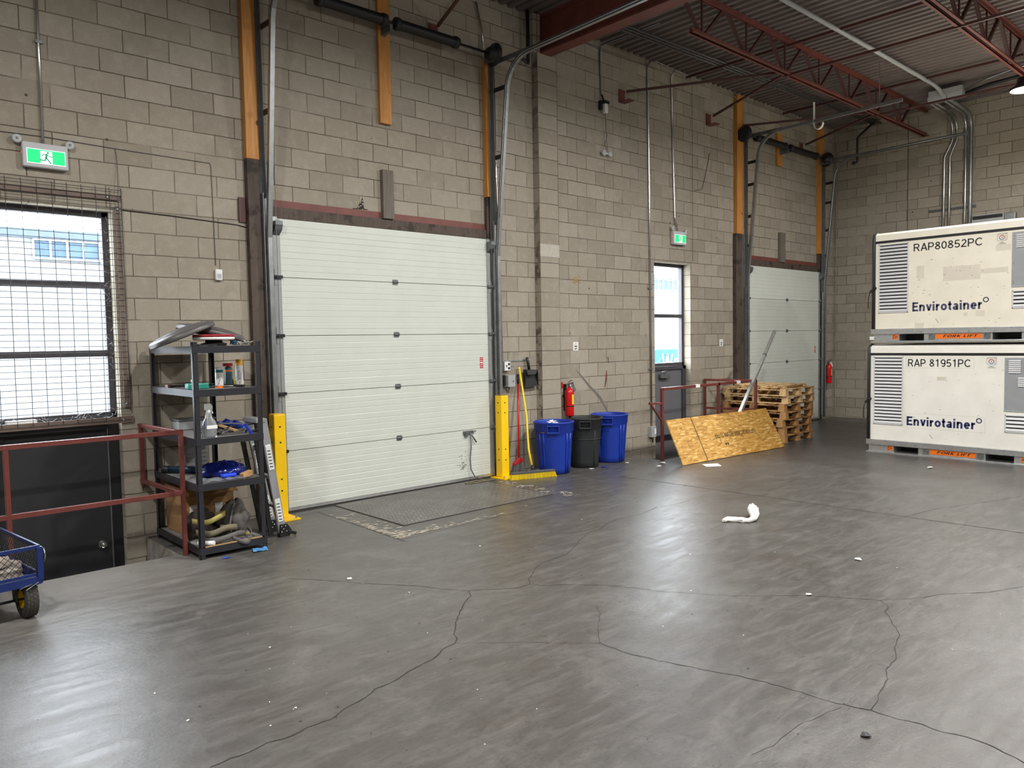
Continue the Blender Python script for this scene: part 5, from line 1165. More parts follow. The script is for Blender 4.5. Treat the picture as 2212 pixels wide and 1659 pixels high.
wallpipe('conduit', [(8.92, 6.6, 6.16), (8.87, WY-.04, 6.14), (8.86, yw, 6.02), (8.88, yw, 5.42)], .013, 'galvd', 'conduit dropping to the hanging emergency light', group='conduits')
t = thing('emergency_light', 'white and black emergency light hanging on cords beside the brace bracket', 'emergency light', (8.91, WY-.05, 5.2)); b = MB(); b.box(8.88, 8.95, WY-.09, WY-.03, 5.15, 5.29); b.build('white_box', M_['paper'], t, bev=.01); b = MB(); b.box(8.86, 8.97, WY-.1, WY-.02, 5.29, 5.33); b.tube([(8.88, WY-.03, 5.42), (8.9, WY-.05, 5.33)], .014, 8); b.box(8.83, 8.87, WY-.05, WY, 5.2, 5.33); b.build('black_cap', M_['black'], t)
b = MB(); b.tube([(8.92, WY-.06, 5.15), (8.93, WY-.06, 4.9), (8.94, WY-.06, 4.78), (8.90, WY-.06, 4.70), (8.94, WY-.06, 4.62)], .005, 6); b.tube([(8.94, WY-.06, 4.80), (8.97, WY-.06, 4.86)], .004, 6); b.tube([(8.93, WY-.06, 4.78), (8.96, WY-.06, 4.66), (8.95, WY-.06, 4.58)], .004, 6); b.build('cord', M_['strapg'], t)
for x in (8.88, 9.02): b = MB(); b.lathe([(.015, -.03), (.04, -.02), (.045, .01), (.04, .02), (0, .022)], 16, (x, WY-.06, 4.57), AXN); b.build('lamp_head', M_['frost'], t)
b = MB(); b.tube([(8.88, WY-.05, 4.57), (9.02, WY-.05, 4.57)], .012, 8); b.build('lamp_bar', M_['paper'], t)
# loose wires and sensor on the left wall
def wire(pts, label, r=.0032, mat='strapg'): return tag(MB().tube(pts, r, 5).build('wire', M_[mat], org=pts[0]), label, 'wire', 'loose wires on the wall')
wire([(.3, WY-.006, 3.60), (1.56, WY-.008, 3.625), (2.15, WY-.006, 3.61), (3.0, WY-.006, 3.60), (3.012, WY-.006, 3.57), (3.02, WY-.006, 2.6)], 'thin wire running right from the left exit sign and down to the white sensor')
wire([(2.14, WY-.006, 3.61), (2.15, WY-.007, 3.55), (2.14, WY-.045, 3.2), (2.175, WY-.03, 1.3), (2.16, WY-.03, 1.22)], 'thin wire running down the right side of the wire mesh guard')
wire([(2.17, WY-.006, 3.06), (2.6, WY-.01, 3.05), (3.25, WY-.006, 3.02), (3.36, WY-.006, 3.0)], 'thin dark wire from the mesh guard across to the near door timber', .004, 'black')
wire([(8.0, WY-.006, 6.13), (9.0, WY-.006, 6.08), (10.2, WY-.006, 6.1)], 'thin pale wire along the top of the wall right of the girder', .005)
wire([(10.1, WY-.1, 6.17), (11.0, WY-.06, 6.16), (12.2, WY-.05, 6.10), (14.0, WY-.05, 6.12), (16.4, WY-.05, 6.1)], 'thin pale wire under the deck toward the far corner', .006, 'alu')
wire([(11.30, WY-.006, 4.3), (11.5, WY-.02, 4.35), (11.62, WY-.01, 4.6), (11.75, WY-.006, 5.0)], 'loose dark wire curling on the wall above the far exit sign', .004, 'black')
t = thing('motion_sensor', 'small white motion sensor on the wall left of the near door', 'sensor', (3.04, WY-.03, 2.45)); b = MB(); b.box(3.005, 3.075, WY-.04, WY, 2.45, 2.56); b.build('case', M_['paper'], t, bev=.012, seg=3); b = MB(); b.box(3.018, 3.062, WY-.042, WY-.04, 2.47, 2.515); b.build('lens', M_['frost'], t, bev=.003)
# electrical boxes by the near door
t = thing('outlet_box', 'white outlet box with black sockets right of the near door', 'outlet', (6.86, WY-.05, 1.4)); b = MB(); b.box(6.805, 6.915, WY-.06, WY, 1.395, 1.52); b.build('box', M_['greybox'], t, bev=.004); b = MB(); b.box(6.81, 6.91, WY-.063, WY-.06, 1.40, 1.515); b.build('cover', M_['paper'], t, bev=.002)
for z in (1.43, 1.485):
    b = MB(); b.lathe([(0, 0), (.018, 0), (.018, .003), (0, .003)], 16, (6.885, WY-.063, z), AXN); b.build('socket', M_['ink'], t)
b = MB(); b.box(6.832, 6.856, WY-.068, WY-.063, 1.462, 1.47); b.box(6.84, 6.848, WY-.068, WY-.063, 1.442, 1.466); b.build('switch_lever', M_['ink'], t)
t = thing('control_box', 'grey disconnect box under the white outlet', 'control box', (6.9, WY-.08, 1.18)); b = MB(); b.box(6.835, 6.965, WY-.10, WY, 1.18, 1.335); b.build('box', M_['greybox'], t, bev=.004); b = MB(); b.lathe([(0, 0), (.011, 0), (.011, .006), (0, .006)], 14, (6.925, WY-.10, 1.255), AXN); b.build('button', M_['galvd'], t); b = MB(); b.tube([(6.86, WY-.05, 1.18), (6.86, WY-.05, 1.12)], .014, 10); b.build('fitting', M_['galvd'], t); b = MB(); b.box(6.80, 6.83, WY-.05, WY-.01, 1.2, 1.34); b.build('black_lever', M_['black'], t)
# notices on the wall
def notice(x, z, label):
    t = thing('wall_notice', label, 'notice', (x, WY, z), 'white wall notices'); b = MB(); b.box(x-.055, x+.055, WY-.004, WY, z, z+.125); b.build('sheet', M_['paper'], t); b = MB(); b.box(x-.028, x+.028, WY-.005, WY-.004, z+.055, z+.07); b.box(x-.02, x-.002, WY-.005, WY-.004, z+.015, z+.038); b.bar((x+.008, WY-.0045, z+.02), (x+.022, WY-.0045, z+.045), .001, .012, (1, 0, 0)); b.box(x-.01, x+.01, WY-.005, WY-.004, z+.092, z+.1); b.build('pictogram', M_['ink'], t)
notice(8.265, 1.635, 'small white notice on the wall above the bins')
notice(12.11, 1.63, 'small white notice on the wall between the tall window and the far door')
# scuff streaks on the block wall (marks with their own shape)
b = MB(); b.ribbon([(8.28, WY-.0012, 1.34), (8.40, WY-.0012, 1.24), (8.55, WY-.0012, 1.10), (8.66, WY-.0012, 1.02), (8.80, WY-.0012, .90), (8.91, WY-.0012, .76), (8.96, WY-.0012, .68)], [.012, .03, .035, .04, .05, .04, .03], up=(0, 1, 0)); b.build('scuff', pm('rubber_scuff', (110, 105, 97), .9), bpy.data.objects['wall_left'])
b = MB(); b.ribbon([(8.95, WY-.0012, 1.32), (8.945, WY-.0012, 1.24), (8.93, WY-.0012, 1.16), (8.905, WY-.0012, 1.06)], [.012, .035, .03, .02], up=(0, 1, 0)); b.build('red_scuff', pm('red_scuff', (104, 50, 44), .9), bpy.data.objects['wall_left'])
b = MB(); b.ribbon([(8.985, WY-.0012, 1.52), (9.0, WY-.0012, 1.43)], [.018, .01], up=(0, 1, 0)); b.build('black_scuff', M_['ink'], bpy.data.objects['wall_left'])

WL, WR = bpy.data.objects['wall_left'], bpy.data.objects['wall_right']
b = MB(); q = [(4.60, 3.325), (4.66, 3.33), (4.70, 3.40), (4.735, 3.46), (4.745, 3.40), (4.75, 3.335), (4.80, 3.33), (4.80, 3.322), (4.6, 3.318)]
b.face([(x, WY-.0012, z) for x, z in q]); b.build('broken_mortar_hole', M_['crack'], WL)
b = MB()
for i in range(26):
    x, z = 4.72+random.gauss(0, .03), 3.40+random.gauss(0, .04); s_ = random.uniform(.004, .012); zz = WY-.0014-.0001*i; b.face([(x-s_, zz, z), (x, zz, z-s_), (x+s_*.8, zz, z), (x, zz, z+s_*1.5)])
b.build('pale_crumbs', pm('pale_mortar_crumbs', (168, 160, 146), .9), WL)
b = MB()
for i in range(60):
    x, z = 8.30+random.gauss(0, .055), 2.66+random.gauss(0, .025); s_ = random.uniform(.004, .014); zz = WY-.0012-.0001*(i % 20); b.face([(x-s_, zz, z), (x, zz, z-s_), (x+s_*.8, zz, z), (x, zz, z+s_)])
b.build('ochre_stain', pm('ochre_stain', (150, 128, 82), .9, var=.2), WL)
b = MB(); b.box(11.235, 11.243, WY-.002, WY, 3.1, 6.1); b.build('control_joint', M_['crack'], WL)
b = MB(); b.box(BX-.002, BX, 6.135, 6.145, 3.0, 6.1); b.build('control_joint', M_['crack'], WR)
b = MB(); b.box(BX-.006, BX, WY-.05, WY-.03, .02, 6.1); b.box(BX-.012, BX-.0, WY-.012, WY, .02, 6.1); b.build('corner_seam', M_['pitconc'], WR)
# ------------------------------------------------------------------ strand board, pole, pallets
random.seed(11)
BL, BR, UPV = Vector((8.955, 6.275, 0)), Vector((11.535, 6.13, 0)), Vector((.225, .455, .585))
t = thing('strand_board', 'large oriented strand board sheet leaning on the far red railing', 'board', (10.3, 6.3, 0))
ex = (BR-BL).normalized(); L = (BR-BL).length; ey = UPV.normalized(); ey = (ey-ex*ey.dot(ex)).normalized() if False else ey; H = UPV.length; nrm = ex.cross(ey).normalized()   # faces the room
if nrm.y > 0: nrm = -nrm
b = MB(); eyn = ey-ex*ey.dot(ex); eyn.normalize(); sk = ey.dot(ex); zn = ex.cross(eyn)
b.faces([(x+y*sk, y*math.sqrt(1-sk*sk), z) for z in (-.018, 0) for x, y in ((0, 0), (L, 0), (L, H), (0, H))], [(0, 3, 2, 1), (4, 5, 6, 7), (0, 1, 5, 4), (1, 2, 6, 5), (2, 3, 7, 6), (3, 0, 4, 7)])
ORG[t] = Vector((0, 0, 0)); o = b.build('sheet', M_['osb'], t); ORG[t] = Vector((10.3, 6.3, 0)); Mx = Matrix((ex, eyn, zn)).transposed().to_4x4(); Mx.translation = BL+Vector((0, 0, .008))-Vector((10.3, 6.3, 0)); o.matrix_local = Mx
def onb(s, h, d=.001): return BL+ex*s+UPV*h+nrm*d+Vector((0, 0, .008))
b = MB(); b.faces([onb(.215*L, 0, .0012), onb(.215*L+.022, 0, .0012), onb(.215*L+.022, 1, .0012), onb(.215*L, 1, .0012)], [(0, 1, 2, 3)]); b.build('groove', pm('board_groove', (112, 78, 36), .8), t)
ink = pm('stencil_ink', (62, 46, 24), .8)
text('stencil', 'LUFTHANSA CARGO RETURN TO FRA', onb(.775*L, .545, .0), -ex, -ey, ink, t, w=.405*L, h=.078, bold=.17, depth=.0015)
text('stencil_mark', '44', onb(.47*L, .32, .0), -ex, -ey, ink, t, w=.09, h=.05, bold=.2, depth=.0015)
b = MB(); q = [onb(.33*L, .42), onb(.41*L, .46), onb(.40*L, .33), onb(.36*L, .27)]; b.tube([p+nrm*.001 for p in q], .003, 4); b.build('pencil_arc', ink, t)
b = MB(); b.faces([(9.08, 5.98, .003), (9.27, 5.86, .003), (9.42, 6.02, .004), (9.22, 6.15, .003)], [(0, 1, 2, 3)]); tag(b.build('paper_sheet', M_['paper'], org=(9.25, 6.0, 0), solid=.002), 'pale paper scrap on the floor at the foot of the strand board', 'paper')

t = thing('metal_pole', 'shiny square aluminium pole leaning over the far railing behind the strand board', 'pole', (10.45, 6.6, 0))
p0, p1 = Vector((10.492, 6.597, .012)), Vector((12.52, 6.84, 1.885)); pm_ = p0+(p1-p0)*.78
b = MB(); b.bar(p0, pm_, .052, .052); b.build('lower_section', M_['alu'], t, bev=.004); b = MB(); b.bar(pm_, p1, .046, .046); b.build('upper_section', M_['alu'], t, bev=.004); b = MB(); b.bar(pm_-(p1-p0)*.006, pm_+(p1-p0)*.006, .056, .056); b.build('joint_collar', M_['galvd'], t)

def pallet(top_only=False, mat='pal'):
    t = thing('wooden_pallet', 'x', 'pallet', (0, 0, 0), 'pallets in the stack', local=True); a, c, h = .98, 1.2, .128; m = M_[mat]
    def bd(n, x0, x1, y0, y1, z0, z1): b = MB(); b.box(x0, x1, y0+random.uniform(-.004, .004), y1+random.uniform(-.004, .004), z0, z1); b.build(n, m, t, bev=.002, seg=1)
    k = 7
    for i in range(k): y0 = i*(c-.11)/(k-1); bd('deck_board', 0, a, y0, y0+.11, h-.018, h)
    for x0 in (0, a/2-.05, a-.1): b = MB(); b.box(x0, x0+.1, 0.005, c-.005, h-.036, h-.018); b.build('stringer_board', m, t, bev=.002, seg=1)
    for x0 in (0, a/2-.05, a-.1):
        for y0 in (.003, c/2-.06, c-.123): b = MB(); b.box(x0+.003, x0+.097, y0, y0+.12, .018, h-.036); b.build('block', m, t, bev=.002, seg=1)
    for x0 in (0, a/2-.05, a-.1): b = MB(); b.box(x0, x0+.1, 0, c, 0, .018); b.build('bottom_board', m, t, bev=.002, seg=1)
    return t
PA, PB = pallet(), pallet(mat='pald')
POS = [(0, 0, 0, 1), (.0, .01, .012, 1), (-.02, .03, -.015, 1), (.01, -.01, .01, 1), (.015, .02, -.02, 1), (.06, -.02, .02, 0), (.02, .0, -.012, 0)]
names = ['bottom pallet of the stack beside the far dock door', 'second pallet from the bottom of the stack', 'third pallet from the bottom of the stack', 'middle pallet of the stack of seven', 'third full pallet from the top of the stack', 'paler pallet just under the top one', 'pale top pallet of the stack beside the far dock door']
used = {}
for k, (dx, dy, rz, w) in enumerate(POS):
    src = PB if w else PA; loc = (11.93+dx, 6.33+dy, .1302*k)
    if w in used: r = dup(src, loc, rz, names[k])
    else: used[w] = 1; r = src; r.location = loc; r.rotation_euler = (0, 0, rz); r['label'] = names[k]
t = thing('loose_pallet_deck', 'thin broken pallet deck lying on top of the pallet stack', 'pallet', (12.1, 6.4, .912))
for i in range(5): b = MB(); b.box(11.98, 12.80, 6.40+.2*i, 6.51+.2*i, .945, .962); b.build('board', M_['pal'], t, bev=.002, seg=1)
for x in (12.0, 12.70): b = MB(); b.box(x, x+.09, 6.38, 7.32, .915, .945); b.build('batten', M_['pal'], t, bev=.002, seg=1)

# ------------------------------------------------------------------ the two air cargo containers
def container(yl, z0, code, label, dirty, hh=1.63):
    X = 11.86; t = thing('cargo_container', label, 'cargo container', (X+1.1, yl-1.6, z0), 'stacked air cargo containers'); LN, DP = 3.18, 2.1
    def Y(d): return yl-d
    NX = Vector((-1, 0, 0)); EX = Vector((0, -1, 0)); EZ = Vector((0, 0, 1))
    cm = pm('cream_panel_scuffed', (232, 225, 207) if dirty else (234, 231, 220), .42, var=.045, vs_=4)
    b = MB(); b.box(X, X+DP, Y(LN-.01), Y(.012), z0+.2, z0+1.50); b.build('body', cm, t, bev=.012)
    b = MB(); b.prism([(0, 0), (DP, 0), (DP, .09), (DP-.04, .13), (.035, .13), (.006, .10)], (X-.004, Y(.016), z0+1.50), (1, 0, 0), (0, 0, 1), LN-.03); b.build('roof_cap', cm, t)
    b = MB(); b.box(X-.006, X+DP, Y(LN), Y(.0), z0+1.477, z0+1.512); b.build('black_seam', M_['ink'], t)
    b = MB(); b.tube([(X+.012, Y(-.006), z0+.19), (X+.012, Y(-.006), z0+1.52), (X+.025, Y(.0), z0+1.60), (X+.07, Y(.02), z0+1.628)], .03, 10); b.box(X, X+DP, Y(.02), Y(-.03), z0+.2, z0+1.56); b.build('edge_bumper', M_['charc'], t)
    # base: silver rail, foot band with fork pockets
    b = MB(); b.box(X-.022, X+DP, Y(LN), Y(-.035), z0+.125, z0+.205); b.build('silver_rail', M_['alu'], t, bev=.004)
    pk = [(.37, .71), (1.58, 1.92)]
    b = MB(); segs = [(0, .37), (.71, 1.58), (1.92, LN)]
    for a, c in segs: b.box(X-.002, X+DP, Y(c), Y(a), z0+.028, z0+.125)
    b.box(X+.35, X+DP-.3, Y(LN-.02), Y(.02), z0+.028, z0+.11); b.build('foot_band', M_['alu'], t)
    b = MB(); b.box(X+.3, X+.34, Y(LN-.02), Y(.02), z0+.03, z0+.12); b.build('pocket_shadow', M_['ink'], t)
    b = MB(); b.box(X-.035, X+DP, Y(LN), Y(-.03), z0, z0+.028); b.build('base_plate', M_['alu'], t, bev=.003)
    b = MB(); k = .05
    while k < 3.1: b.box(X-.0235, X-.022, Y(k+.008), Y(k), z0+.14, z0+.148); b.box(X-.0235, X-.022, Y(k+.208), Y(k+.2), z0+.18, z0+.188); k += .31
    b.build('rivets', M_['ink'], t)
    b = MB(); b.box(X-.005, X-.002, Y(1.455), Y(.865), z0+.05, z0+.118); b.build('orange_sticker', M_['orange'], t)
    text('fork_lift_lettering', 'FORK LIFT', (X-.005, Y(.96), z0+.068), EX, EZ, M_['ink'], t, w=.42, h=.036, bold=.2, shear=.3, depth=.001, space=.14)
    for a in (.275, 2.0):
        b = MB(); b.box(X-.005, X-.002, Y(a+.075), Y(a), z0+.05, z0+.12); b.build('arrow_sticker', M_['orange'], t)
        b = MB(); s = 1 if a < 1 else -1; o = (X-.006, Y(a+.0375), z0+.085)
        P_ = lambda u, w: Vector(o)+EX*u*s+EZ*w
        b.bar(P_(-.026, .024), P_(.028, .0), .001, .007, (0, 1, 0)); b.bar(P_(-.026, -.024), P_(.028, 0), .001, .007, (0, 1, 0)); b.bar(P_(-.026, .024), P_(-.026, -.024), .001, .006, (0, 1, 0)); b.build('arrow', M_['ink'], t)
    for a in (.815, 1.515):
        b = MB(); b.tube([(X-.006, Y(a)+.03*math.cos(q), z0+.082+.03*math.sin(q)) for q in [i*PI/10 for i in range(20)]], .0065, 6, True); b.box(X-.008, X-.002, Y(a+.02), Y(a-.02), z0+.072, z0+.092); b.build('lashing_ring', M_['galvd'], t)
        b = MB(); b.box(X-.004, X-.002, Y(a+.045), Y(a-.045), z0+.032, z0+.122); b.build('ring_plate', M_['galv'], t)
    # louvred grille
    def louvre(d0, d1, za, zb, n, lab='louvre_grille'):
        fw = .018; b = MB(); b.box(X-.012, X+.002, Y(d1), Y(d1-fw), za, zb); b.box(X-.012, X+.002, Y(d0+fw), Y(d0), za, zb); b.box(X-.012, X+.002, Y(d1), Y(d0), za, za+fw); b.box(X-.012, X+.002, Y(d1), Y(d0), zb-fw, zb); o = b.build(lab, M_['louv'], t, bev=.004)
        b = MB(); b.box(X-.0025, X-.001, Y(d1-fw), Y(d0+fw), za+fw, zb-fw); b.build('backing', M_['ink'], o)
        b = MB(); pz = (zb-za-2*fw)/n
        for i in range(n):
            z = za+fw+pz*i; b.faces([(X-.003, Y(d0+fw), z+pz*.70), (X-.003, Y(d1-fw), z+pz*.70), (X-.016, Y(d1-fw), z+pz*.12), (X-.016, Y(d0+fw), z+pz*.12), (X-.014, Y(d0+fw), z+pz*.06), (X-.014, Y(d1-fw), z+pz*.06), (X-.002, Y(d1-fw), z+pz*.5), (X-.002, Y(d0+fw), z+pz*.5)], [(0, 1, 2, 3), (3, 2, 5, 4), (4, 5, 6, 7), (0, 3, 4, 7), (1, 6, 5, 2)])
        b.build('slats', M_['louv'], o)
    louvre(.065, .49, z0+.44, z0+1.46, 20)
    louvre(1.80, 2.95, z0+.44, z0+.68, 4)
    b = MB(); b.box(X-.008, X+.002, Y(2.95), Y(1.79), z0+.72, z0+1.45); o = b.build('grey_panel', M_['graypan'], t, bev=.006)
    b = MB(); b.box(X-.01, X-.008, Y(2.94), Y(1.80), z0+.73, z0+.734); 
    for dd, za, zb_ in ((1.84, 1.24, 1.43), (2.02, 1.24, 1.43), (1.95, 1.06, 1.2), (2.3, 1.1, 1.43)):
        n = int((zb_-za)/.026)
        for i in range(n): z = z0+za+.026*i; b.faces([(X-.009, Y(dd), z+.022), (X-.009, Y(dd+.14), z+.022), (X-.022, Y(dd+.14), z+.004), (X-.022, Y(dd), z+.004), (X-.009, Y(dd), z), (X-.009, Y(dd+.14), z)], [(0, 1, 2, 3), (3, 2, 5, 4)])
    b.build('vent_slots', M_['louv'], o)
    b = MB(); b.box(X-.0095, X-.008, Y(2.2), Y(2.03), z0+.76, z0+.87); b.build('data_plate', M_['paper'], o)
    b = MB()
    for i in range(6): b.box(X-.0102, X-.0095, Y(2.10+.02*(i % 3)), Y(2.045), z0+.775+.014*i, z0+.78+.014*i)
    b.build('plate_print', M_['ink'], o)
    b = MB()
    for z in (.78, .80, 1.03, 1.05, 1.36, 1.4): b.lathe([(.005, 0), (.005, .002), (0, .002)], 8, (X-.008, Y(1.815), z0+z), Matrix(((0, 0, -1), (1, 0, 0), (0, 1, 0))))
    b.build('rivets', M_['galvd'], o)
    # lettering
    cd, w1 = code
    text('code_lettering', cd, (X, Y(.555), z0+1.315), EX, EZ, M_['ink'], t, w=w1, h=.108, bold=.14, depth=.0012)
    text('maker_lettering', 'Envirotainer', (X, Y(.545), z0+.45), EX, EZ, M_['faded' if dirty else 'navy'], t, w=.90, h=.132, bold=.20, depth=.0012, space=.055)
    b = MB(); b.tube([(X-.0016, Y(1.492)+.030*math.cos(q), z0+.575+.030*math.sin(q)) for q in [i*PI/16 for i in range(32)]], .0068, 4, True)
    for v in b.bm.verts: v.co.x = X-.0014+(v.co.x-X+.0016)*.15
    b.build('degree_mark', M_['faded' if dirty else 'navy'], t)
    # thermometer box emblem
    yc, zc = Y(1.67 if dirty else 1.63), z0+1.395
    b = MB(); R = 10
    def arcq(a0, a1, mat, nm): 
        b = MB(); n = 14; V = []
        for i in range(n+1):
            a = a0+(a1-a0)*i/n
            for r in (.024, .033): V.append((X-.0014, yc-r*math.cos(a), zc+r*math.sin(a)))
        b.faces(V, [(2*i, 2*i+1, 2*i+3, 2*i+2) for i in range(n)]); b.build(nm, mat, t)
    arcq(-.35, PI+.35, M_['redp'], 'emblem_red_arc'); arcq(PI+.35, 2*PI-.35, pm('emblem_blue', (52, 92, 160), .5), 'emblem_blue_arc')
    b = MB(); lw = .0028
    for p, q in (((-.055, .04), (.04, .045)), ((.04, .045), (.062, .055)), ((-.055, .04), (-.035, .055)), ((-.035, .055), (.062, .055)), ((.062, .055), (.062, -.03)), ((-.055, .04), (-.055, -.03)), ((-.055, -.03), (-.035, -.045)), ((-.035, -.045), (.04, -.045)), ((.04, -.045), (.062, -.03)), ((.045, .045), (.045, -.042))):
        P_ = Vector((X-.0014, yc-p[0], zc+p[1])); Q_ = Vector((X-.0014, yc-q[0], zc+q[1])); b.bar(P_, Q_, .0006, lw, (0, 1, .3))
    b.box(X-.0016, X-.001, yc-.003, yc+.003, zc-.012, zc+.012)
    for i in range(3): b.box(X-.0016, X-.001, yc-.02-.016*i, yc+.02+.014*i, zc-.066-.011*i, zc-.0625-.011*i)
    b.build('emblem_outline', M_['ink'], t)
    # old sticker marks and scuffs
    mk = pm('old_sticker_residue', (214, 206, 189), .55, var=.04); b = MB()
    marks = [(.60, .70, .92, 1.10), (.95, 1.42, .86, 1.06), (1.42, 1.75, .93, 1.0), (1.60, 1.78, 1.22, 1.30), (1.22, 1.27, .36, .41), (1.37, 1.48, .35, .43), (.58, .70, .20, .28)] if dirty else [(.95, 1.07, 1.12, 1.17)]
    b.bm.free()
    for a, c, za, zb in marks: b = MB(); b.box(X-.0006, X, Y(c), Y(a), z0+za, z0+zb); b.build('sticker_residue', mk, t)
    b = MB()
    for i in range(46 if dirty else 30):
        d = random.uniform(.52, 1.76); z = z0+random.uniform(.22, 1.28); l_ = random.uniform(.004, .03); b.box(X-.0008, X, Y(d+l_), Y(d), z, z+random.uniform(.002, .006))
    b.bar((X-.0005, Y(.86), z0+.335), (X-.0005, Y(.90), z0+.275), .001, .006, (0, 1, 0)); b.build('scuffs', pm('grey_scuff', (120, 114, 104), .8), t)
    if not dirty:
        b = MB()
        for a, c, za, zb in ((.53, 1.42, 1.295, 1.44), (.53, 1.565, .41, .625)):
            for q in ((a, c, za, za+.002), (a, c, zb, zb+.002), (a, a+.002, za, zb), (c, c+.002, za, zb)): b.box(X-.0008, X, Y(q[1]), Y(q[0]), z0+q[2], z0+q[3])
        b.build('sticker_outline', pm('sticker_edge', (176, 172, 164), .6), t)
    b = MB(); zz = z0+.82; b.lathe([(0, 0), (.022, 0), (.018, .03), (0, .034)], 12, (X-.01, Y(.02), zz), Matrix(((0, 0, -1), (1, 0, 0), (0, 1, 0)))); b.bar((X-.03, Y(.01), zz+.0), (X-.035, Y(-.045), zz-.06), .012, .03); b.tube([(X-.035, Y(-.045), zz-.05), (X-.03, Y(-.07), zz-.14), (X-.03, Y(-.075), zz-.24), (X-.03, Y(-.07), zz-.3)], .006, 6); b.build('door_strap', M_['black'], t)
    if dirty:
        b = MB(); b.box(X-.012, X-.01, Y(.01), Y(-.055), z0+.045, z0+.095); b.build('tag', M_['paper'], t)
    return t
container(4.93, 0, ('RAP 81951PC', .82), 'cleaner cream air cargo container on the floor, lettered RAP 81951PC', False)
container(4.87, 1.665, ('RAP80852PC', .88), 'yellowed cream air cargo container stacked on top, lettered RAP80852PC', True, 1.65)

# ------------------------------------------------------------------ overhead services at the far end
wallpipe('roof_pipe', [(7.8, 5.06, 6.10), (12.06, 5.02, 6.10), (14.6, 5.02, 6.10), (14.85, 5.01, 6.06), (15.0, 5.0, 5.98)], .032, 'greybox', 'white pipe along the underside of the deck to the grey trough', 'pipe', straps=[])
for k, y in enumerate((6.86, 6.93, 7.0)):
    wallpipe('conduit', [(7.75, y+.08, 6.13), (12, y-.06, 6.13), (16.5, y-.2, 6.13)], .014, 'graypipe', 'dark conduit under the deck beside the dock wall, %s of three from the wall' % ('third', 'second', 'first')[k], group='conduits')
t = thing('cable_trough', 'grey steel wiring trough hung under the deck near the end wall', 'wiring trough', (15.1, 4.97, 5.98))
b = MB(); b.box(15.0, 15.22, 4.70, 5.24, 5.93, 6.10); b.build('box', M_['greybox'], t, bev=.004); b = MB(); b.box(14.99, 15.0, 4.69, 5.25, 5.925, 6.01); b.build('cover', M_['greybox'], t); b = MB(); b.box(14.985, 14.99, 4.93, 4.94, 5.92, 5.98); b.build('latch', M_['pipe'], t)
for k, (y, r, jog) in enumerate(((5.455, .024, .14), (5.355, .022, .12), (5.08, .024, 0), (4.99, .036, 0))):
    yj = y-jog; pts = [(15.22, yj, 5.98), (16.2, yj, 5.95)]+arc((16.2, yj, 5.67), (0, 0, 1), (1, 0, 0), .28, .1, PI/2, 6)+[(16.485, yj, 5.5), (16.485, y, 5.2), (16.485, y, 4.6), (16.485, y, 3.0)]
    if not jog: pts = pts[:-4]+[(16.485, y, 5.4), (16.485, y, 4.4), (16.485, y, 3.0)]
    wallpipe('conduit', pts, r, 'pipe' if k < 3 else 'galv', ['leftmost of the four bright conduits bending down the end wall', 'second from left of the four bright conduits on the end wall', 'third from left of the four conduits on the end wall', 'thickest of the conduits bending down the end wall'][k], group='conduits')
t = thing('strut_channel', 'slotted steel strut channel holding the four conduits on the end wall', 'strut channel', (BX, 5.3, 4.2)); b = MB(); b.box(BX-.03, BX-.0, 4.90, 5.72, 4.18, 4.225); b.build('channel', M_['galvd'], t)
b = MB(); y = 4.93
while y < 5.7: b.box(BX-.031, BX-.03, y, y+.03, 4.195, 4.21); y += .055
b.build('slots', M_['ink'], t)
t = thing('wall_heater', 'black slotted heater on the end wall just above the upper container', 'heater', (BX-.1, 4.65, 3.95)); b = MB(); b.box(BX-.14, BX, 4.40, 4.93, 3.80, 4.0); b.build('case', M_['greybox'], t); b = MB(); b.box(BX-.145, BX-.14, 4.42, 4.92, 3.92, 3.985); b.build('slot', M_['ink'], t); b = MB(); b.box(BX-.13, BX, 4.22, 4.40, 3.80, 3.99); b.build('junction', M_['galv'], t, bev=.01)
wallpipe('conduit', [(15.1, 4.68, 6.03), (15.0, 4.3, 6.1), (14.9, 3.9, 6.13), (14.8, 3.0, 6.14)], .018, 'pipe', 'bright conduit curving from the trough toward the lit lamp', group='conduits')
wallpipe('conduit', [(15.15, 4.68, 5.98), (15.12, 4.3, 6.03), (15.05, 3.4, 6.05), (15, 2.0, 6.05)], .03, 'black', 'black cable run leaving the right end of the trough', group='conduits')
d_1 = wallpipe('sprinkler_drop', [(7.28, WY-.12, 6.19), (7.28, WY-.12, 5.53), (7.27, WY-.13, 5.50), (7.05, WY-.2, 5.50)], .024, 'black', 'black pipe drop with a valve left of the girder', 'pipe', group='black pipe drops')
d_2 = wallpipe('sprinkler_drop', [(16.4, 6.72, 6.19), (16.25, 7.0, 5.9), (16.23, 7.03, 5.85), (16.23, 7.03, 5.38), (16.23, 7.12, 5.36)], .022, 'black', 'black pipe drop with an elbow in the far corner', 'pipe', group='black pipe drops')
for x, y, z, par in ((7.05, WY-.2, 5.50, d_1), (16.23, 7.13, 5.36, d_2)):
    b = MB(); b.lathe([(.03, 0), (.036, .02), (.03, .05), (.012, .06), (.012, .1), (0, .1)], 12, (x, y, z), Matrix(((0, 0, -1), (0, 1, 0), (1, 0, 0))) if par is d_1 else AXN); b.build('valve', M_['blackp'], par)
t = thing('hanging_strap', 'white strap looped round the far door left track', 'strap', (12.8, 6.2, 5.4)); b = MB(); pts = [(12.8, 6.28, 5.75), (12.8, 6.28, 5.42)]+[(12.8, 6.2+.08*math.cos(a), 5.38-.10*math.sin(a)) for a in [i*PI/8 for i in range(9)]]; V = []
for p in pts: V += [(p[0]-.03, p[1], p[2]), (p[0]+.03, p[1], p[2])]
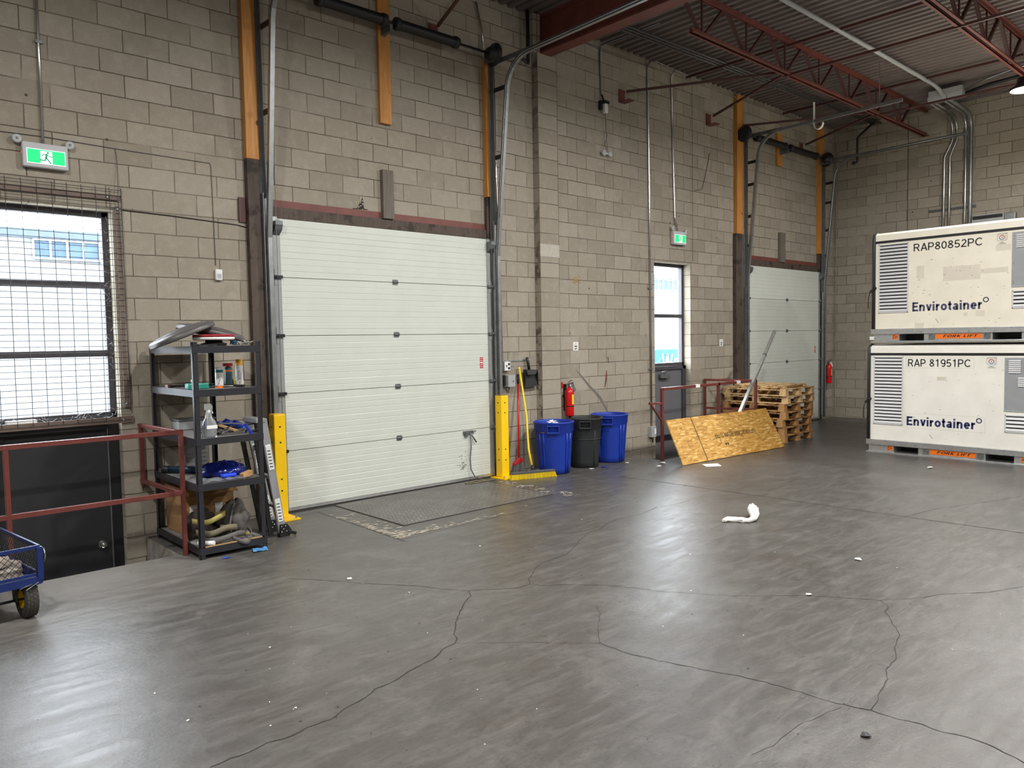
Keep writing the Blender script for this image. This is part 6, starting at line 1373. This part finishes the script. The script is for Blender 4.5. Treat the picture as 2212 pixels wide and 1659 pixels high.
b.faces(V, [(2*i, 2*i+1, 2*i+3, 2*i+2) for i in range(len(pts)-1)]); b.build('loop', M_['paper'], t, solid=.004)

# ------------------------------------------------------------------ things on the floor
b = MB(); P_ = [(6.45, 4.06, .018), (6.50, 4.05, .022), (6.55, 3.99, .02), (6.58, 3.93, .018), (6.61, 3.88, .02), (6.68, 3.86, .03), (6.78, 3.92, .045), (6.86, 3.98, .07), (6.90, 4.02, .10)]
b.tube(P_, [.014, .026, .024, .03, .018, .028, .05, .055, .022], 9); bmesh.ops.subdivide_edges(b.bm, edges=b.bm.edges, cuts=1)
for v in b.bm.verts: v.co += Vector((random.uniform(-.009, .009), random.uniform(-.009, .009), random.uniform(-.006, .009))); v.co.z = max(v.co.z, .001)
tag(b.build('plastic_wrap', M_['wrap'], org=(6.65, 3.95, 0)), 'twisted strip of white plastic wrap lying in the middle of the floor', 'plastic wrap')
def scrap(x, y, s, label, mat='paper', k=5, dz=.003):
    b = MB(); pts = [(x+s*random.uniform(.5, 1)*math.cos(a+random.uniform(-.3, .3)), y+s*random.uniform(.5, 1)*math.sin(a), dz+random.uniform(0, s*.25)) for a in [2*PI*i/k for i in range(k)]]; b.faces(pts, [tuple(range(k))]); return tag(b.build('paper_scrap', M_[mat], org=(x, y, 0), solid=.003), label, 'litter', 'scraps on the floor')
scrap(6.08, 2.60, .045, 'white scrap alone on the floor to the right of the plastic wrap'); scrap(2.95, 5.12, .03, 'small pale scrap on the floor between the rack and the tread plate'); scrap(5.02, 2.49, .03, 'small white scrap lying on the long floor crack')
scrap(7.90, 7.05, .05, 'white scrap on the floor at the foot of the black bin'); scrap(8.12, 7.02, .05, 'dark blue scrap on the floor at the foot of the black bin', 'blue'); scrap(8.95, 6.62, .05, 'white scrap by the foot of the far railing post'); scrap(10.94, 3.74, .06, 'white scrap on the floor in front of the lower container')
scrap(8.62, 7.0, .04, 'white scrap on the floor in front of the farther blue bin'); scrap(8.7, 6.5, .05, 'pale scrap on the floor left of the strand board'); scrap(3.4, 1.42, .03, 'small dark chip on the floor in the foreground at right', 'black')
b = MB()
for i in range(260):
    d = random.uniform(2.2, 11); a = random.uniform(.05, 1.32); x, y = d*math.sin(a), d*math.cos(a)
    if y > 6.7 or x > 11.3: continue
    s = random.uniform(.003, .011); n = 5; b.faces([(x+s*random.uniform(.4, 1)*math.cos(q), y+s*random.uniform(.4, 1)*math.sin(q), .001+random.uniform(0, s*.4)) for q in [2*PI*j/n for j in range(n)]], [tuple(range(n))])
tag(b.build('debris', [pm('dark_grit', (70, 64, 58), .9), M_['paper']], org=(0, 0, 0)), 'scattered dark and pale grit on the floor', 'debris', kind='stuff')
me = bpy.data.objects['debris'].data
for f in me.polygons: f.material_index = 1 if random.random() < .3 else 0
